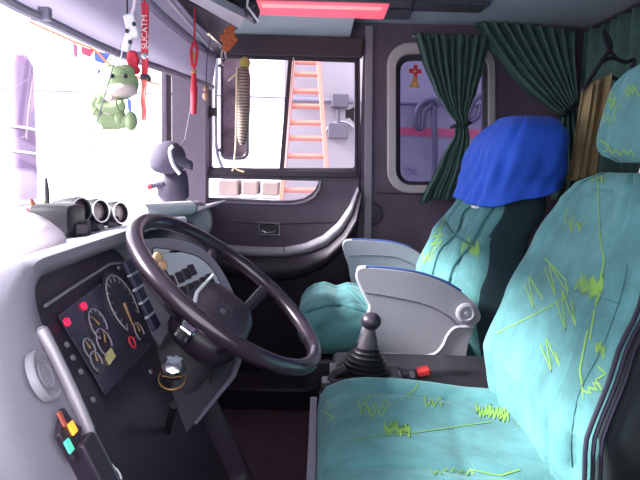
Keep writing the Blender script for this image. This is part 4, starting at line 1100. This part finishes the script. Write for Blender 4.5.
bm = nb(); tube(bm, smoothline([Dd(237, 68, -.03), Dd(236.5, 100, -.04), Dd(236, 140, -.04), Dd(235, 166, -.03), Dd(244, 172, -.03)], 5), .004, 8); tube(bm, [Dd(238, 72, -.03), Dd(228, 81, -.02)], .003, 6); tube(bm, [Dd(235, 167, -.03), Dd(232, 171, -.03)], .003, 6); build('cream_cord', bm, CREAM, dl)

# ============================================================ OUTSIDE
# wing mirror just outside the door window
wm = thing('wing_mirror', 'tall dark framed wing mirror just outside the door window', 'mirror')
Ym = 2.95
def Mr(px, py, d=0): return U(px, py, Ym+d)
o_ = [Mr(*p) for p in rrect(220, 248, 55, 160, 8)]; i_ = [Mr(*p) for p in rrect(223, 245.5, 58.5, 156, 6)]
bm = nb(); loft(bm, [far_off(o_, .05), far_off(o_, 0), far_off([lerp(a, b, .5) for a, b in zip(o_, i_)], -.01), far_off(i_, 0), far_off(i_, .01)]); build('mirror_housing', bm, BLACK, wm)
bm = nb(); prism(bm, i_, (0, .006, 0)); build('mirror_glass', bm, mat('mirror_glass', (.16, .11, .13), .35, metal=.3, var=.7, vscale=9), wm, smooth=False)  # mottled dark colour painted in place of mirror reflections
bm = nb(); tube(bm, smoothline([Mr(214, 30, 0), Mr(216, 60, 0), Mr(215, 110), Mr(216, 150), Mr(222, 168)], 5), .012, 10); tube(bm, [Mr(216, 66), Mr(226, 64, .04)], .010, 8); tube(bm, [Mr(216, 150), Mr(226, 150, .04)], .010, 8); build('mirror_arm', bm, STEEL, wm)
# yard ground
bm = nb(); prism(bm, [(-40, -10, -2.2), (12, -10, -2.2), (12, 30, -2.2), (-40, 30, -2.2)], (0, 0, -.1)); struct(build('ground', bm, ASPH, smooth=False))
# parked coach alongside
YB = 5.2
def B_(px, py, d=0): return U(px, py, YB+d)
bus = thing('parked_bus', 'white parked coach with a red stripe seen through the side windows', 'bus')
bx0 = B_(284, 100).x
def bus_ring(x, s=1.0):
    return [V((x, YB+dy, z)) for dy, z in ((0, -1.7), (0, .9), (.03, 1.25), (.12, 1.5), (.3, 1.62), (1.2, 1.68), (2.3, 1.62), (2.5, 1.25), (2.5, -1.7))]
bm = nb(); loft(bm, [bus_ring(bx0), bus_ring(bx0+.05), bus_ring(7.5)]); build('bus_body', bm, BUSW, bus, auto=50)
z_r = B_(415, 128).z; z_r2 = B_(415, 136).z
bm = nb(); prism(bm, [V((B_(375, 130).x, YB, z_r)), V((7, YB, z_r)), V((7, YB, z_r2)), V((B_(375, 130).x, YB, z_r2))], (0, -.006, 0)); build('red_band', bm, BUSR, bus, smooth=False)
zt = B_(415, 103).z
bm = nb(); tube(bm, [V((bx0, YB-.01, zt)), V((7, YB-.01, zt))], .018, 8); build('rub_rail', bm, GREYO, bus)
bm = nb(); tube(bm, [V((bx0, YB-.01, B_(300, 98).z)), V((B_(354, 100).x, YB-.01, B_(354, 101).z))], .012, 8); build('body_seam', bm, GREYO, bus)
bm = nb(); a = B_(340, 101, -.05); box(bm, a, (.14, .10, .11)); build('junction_box', bm, mat('box_grey', (.06, .055, .075), .5), bus, smooth=False, bevel=.01)
bm = nb(); tube(bm, [B_(338, 104, -.04), B_(338, 128, -.04)], .014, 8); build('conduit', bm, MATS['box_grey'], bus)
bm = nb(); box(bm, B_(338, 131, -.04), (.17, .08, .13)); build('meter_box', bm, MATS['box_grey'], bus, smooth=False, bevel=.01)
bm = nb(); ring(bm, B_(341, 138, -.03), (0, 1, 0), .14, .010, a0=-PI, a1=.4, xdir=(1, 0, 0)); build('hose_loop', bm, STEEL, bus)
for P in ([(415, 125), (417, 111), (424, 102), (434, 100), (440, 106)], [(415, 125), (422, 128), (424, 112), (431, 106)], [(466, 121), (472, 104), (480, 96), (484, 98)], [(470, 122), (478, 116), (481, 104)], [(434, 106), (435, 160), (432, 184)]):
    bm = nb(); tube(bm, smoothline([B_(*p, -.12) for p in P], 5), .024, 10); build('mirror_arm', bm, MATS['box_grey'], bus)
bm = nb()
for k, w in enumerate((.18, .10, .16, .08)): box(bm, B_(406+k*3, 169+3*(k % 2), -.003), (.035, .006, .03))
build('small_lettering', bm, GREYO, bus, smooth=False)
# ladder leaning on it
ld = thing('ladder', 'orange ladder leaning against the parked bus outside the door window', 'ladder')
def La(px, py):
    Yt_ = lerp(5.0, 4.6, (py-50)/160); return U(px, py, Yt_)
lt = lambda y: lerp(294, 281.5, (y-55)/145); rt_ = lambda y: lerp(318, 329, (y-55)/145)
for fx in (lt, rt_):
    bm = nb(); a, b = La(fx(40), 40), La(fx(250), 250); d = (b-a)
    c = (a+b)/2; box(bm, c, (.035, .05, d.length), frame(d, (1, 0, 0))); build('rail', bm, LADM, ld, smooth=False, bevel=.004)
for y in (62, 74, 91, 106, 122.5, 138, 156, 172, 190, 207, 224):
    bm = nb(); tube(bm, [La(lt(y), y), La(rt_(y), y+.6)], .020, 8); build('rung', bm, LADM, ld)
# cartons seen low through the quarter window
for (x0, x1, y0, y1, l) in ((217, 238, 180, 196, 'leftmost tan carton seen through the low quarter window'), (241, 258, 181, 195, 'middle tan carton seen through the low quarter window'), (261, 279, 182, 196, 'rightmost tan carton seen through the low quarter window')):
    bm = nb(); a, b = U(x0, y1, 5.6), U(x1, y0, 5.6); box(bm, ((a.x+b.x)/2, 5.75, (a.z+b.z)/2), (b.x-a.x, .3, b.z-a.z)); tag(build('carton', bm, BOXM, smooth=False, bevel=.02), l, 'box', 'cartons outside the door')
bm = nb(); a = U(214, 197, 5.5); b = U(278, 197, 5.5); box(bm, ((a.x+b.x)/2, 5.75, a.z-.04), (b.x-a.x, .6, .05)); 
for sx_ in (a.x+.05, b.x-.05):
    for sy_ in (5.5, 6.0): tube(bm, [(sx_, sy_, a.z-.05), (sx_, sy_, -2.2)], .03, 8)
tag(build('trestle_table', bm, WHITE, smooth=False), 'pale trestle table carrying the three cartons outside the door', 'table')
bm = nb(); tube(bm, [U(-60, 88, 6.5), U(200, 95, 6.5), U(286, 98, 6.5)], .012, 6); tube(bm, [U(-60, 88, 6.5), V((U(-60, 88, 6.5).x, 6.5, -2.2))], .03, 8)
tag(build('overhead_cable', bm, GREYO), 'thin grey cable crossing the bright sky outside the door window', 'cable')
# lilac post in the yard at the left, with a coil around it
lpst = thing('gate_post', 'pale lilac post wound with wire outside the windscreen at the far left', 'post')
def G(px, py): return U(px, py, 4.2)
a = G(22, 100); bm = nb(); tube(bm, [V((a.x, 4.2, -2.2)), V((a.x, 4.2, .62)), V((a.x, 4.2, .70))], [.085, .08, .04], 14); build('post_shaft', bm, LILAC, lpst)
for y in (128, 152): 
    bm = nb(); ring(bm, V((a.x, 4.2, G(22, y).z)), (.1, .05, 1), .088, .008); build('wire_loop', bm, WHITE, lpst)
# pennants on a string outside the windscreen
for i, (x0, y0, x1, y1, m_, l) in enumerate(((73, 42, 77, 58, mat('flag_pink', (.25, .06, .14), .8), 'pink pennant leftmost on the string outside the windscreen'), (81, 46, 94, 57, mat('flag_magenta', (.25, .02, .06), .8), 'crimson pennant second from the left on the string'),
        (94, 50, 110, 64, mat('flag_blue', (.03, .06, .24), .8), 'large blue pennant on the string beside the plush frog'), (97, 68, 103, 80, MATS['flag_blue'], 'small blue pennant hanging below the string'), (127, 97, 131, 113, MATS['flag_blue'], 'narrow blue pennant visible just right of the plush frog'))):
    bm = nb(); P = [U(x0, y0, 4.0), U(x1, y0+4, 4.0), U((x0+x1)/2+2, y1, 4.0), U(x0+1, y1-3, 4.0)]; prism(bm, P, (0, .01, 0)); tag(build('pennant', bm, m_, smooth=False), l, 'flag', 'pennants outside the windscreen')
bm = nb(); tube(bm, smoothline([U(30, 22, 4.0), U(75, 42, 4.0), U(95, 50, 4.0), U(112, 66, 4.0), U(150, 82, 4.0), U(160, 84, 4.0)], 4), .008, 6); tube(bm, [U(129, 75, 4.0), U(129, 98, 4.0)], .004, 6); tag(build('pennant_string', bm, ORANGEM), 'thin orange string carrying the pennants outside the windscreen', 'string')

# ============================================================ LIGHT
wd = bpy.data.worlds.new('world'); sc.world = wd; wd.use_nodes = True
bg = wd.node_tree.nodes['Background']; bg.inputs['Color'].default_value = (.93, .91, 1.0, 1); bg.inputs['Strength'].default_value = 5.0
sd = bpy.data.lights.new('sun', 'SUN'); so = bpy.data.objects.new('sun', sd); COL.objects.link(so)
sd.energy = 20; sd.angle = math.radians(9); sd.color = (1, .97, .95)
sun_dir = V((1, .12, -.58))      # travelling direction
so.rotation_euler = sun_dir.to_track_quat('-Z', 'Y').to_euler(); so.location = (-4, 0, 3)

# ============================================================ pivots at the base of every thing
bpy.context.view_layer.update()
def setup_pivots():
    for o in [x for x in COL.objects if x.parent is None and x.type in ('EMPTY', 'MESH')]:
        pts = []
        def rec(x):
            if x.type == 'MESH':
                M_ = x.matrix_world
                pts.extend(M_ @ V(c) for c in x.bound_box)
            for k in x.children: rec(k)
        rec(o)
        if not pts: continue
        lo = V([min(p[i] for p in pts) for i in range(3)]); hi = V([max(p[i] for p in pts) for i in range(3)])
        base = V(((lo.x+hi.x)/2, (lo.y+hi.y)/2, lo.z)); d = base - o.location
        if o.type == 'MESH': o.data.transform(Matrix.Translation(-d))
        o.location = base
        for k in o.children: k.location -= d
setup_pivots()
sc.view_settings.view_transform = 'Standard'; sc.view_settings.look = 'None'
sc.view_settings.exposure = 0; sc.view_settings.gamma = 1; sc.view_settings.use_curve_mapping = False
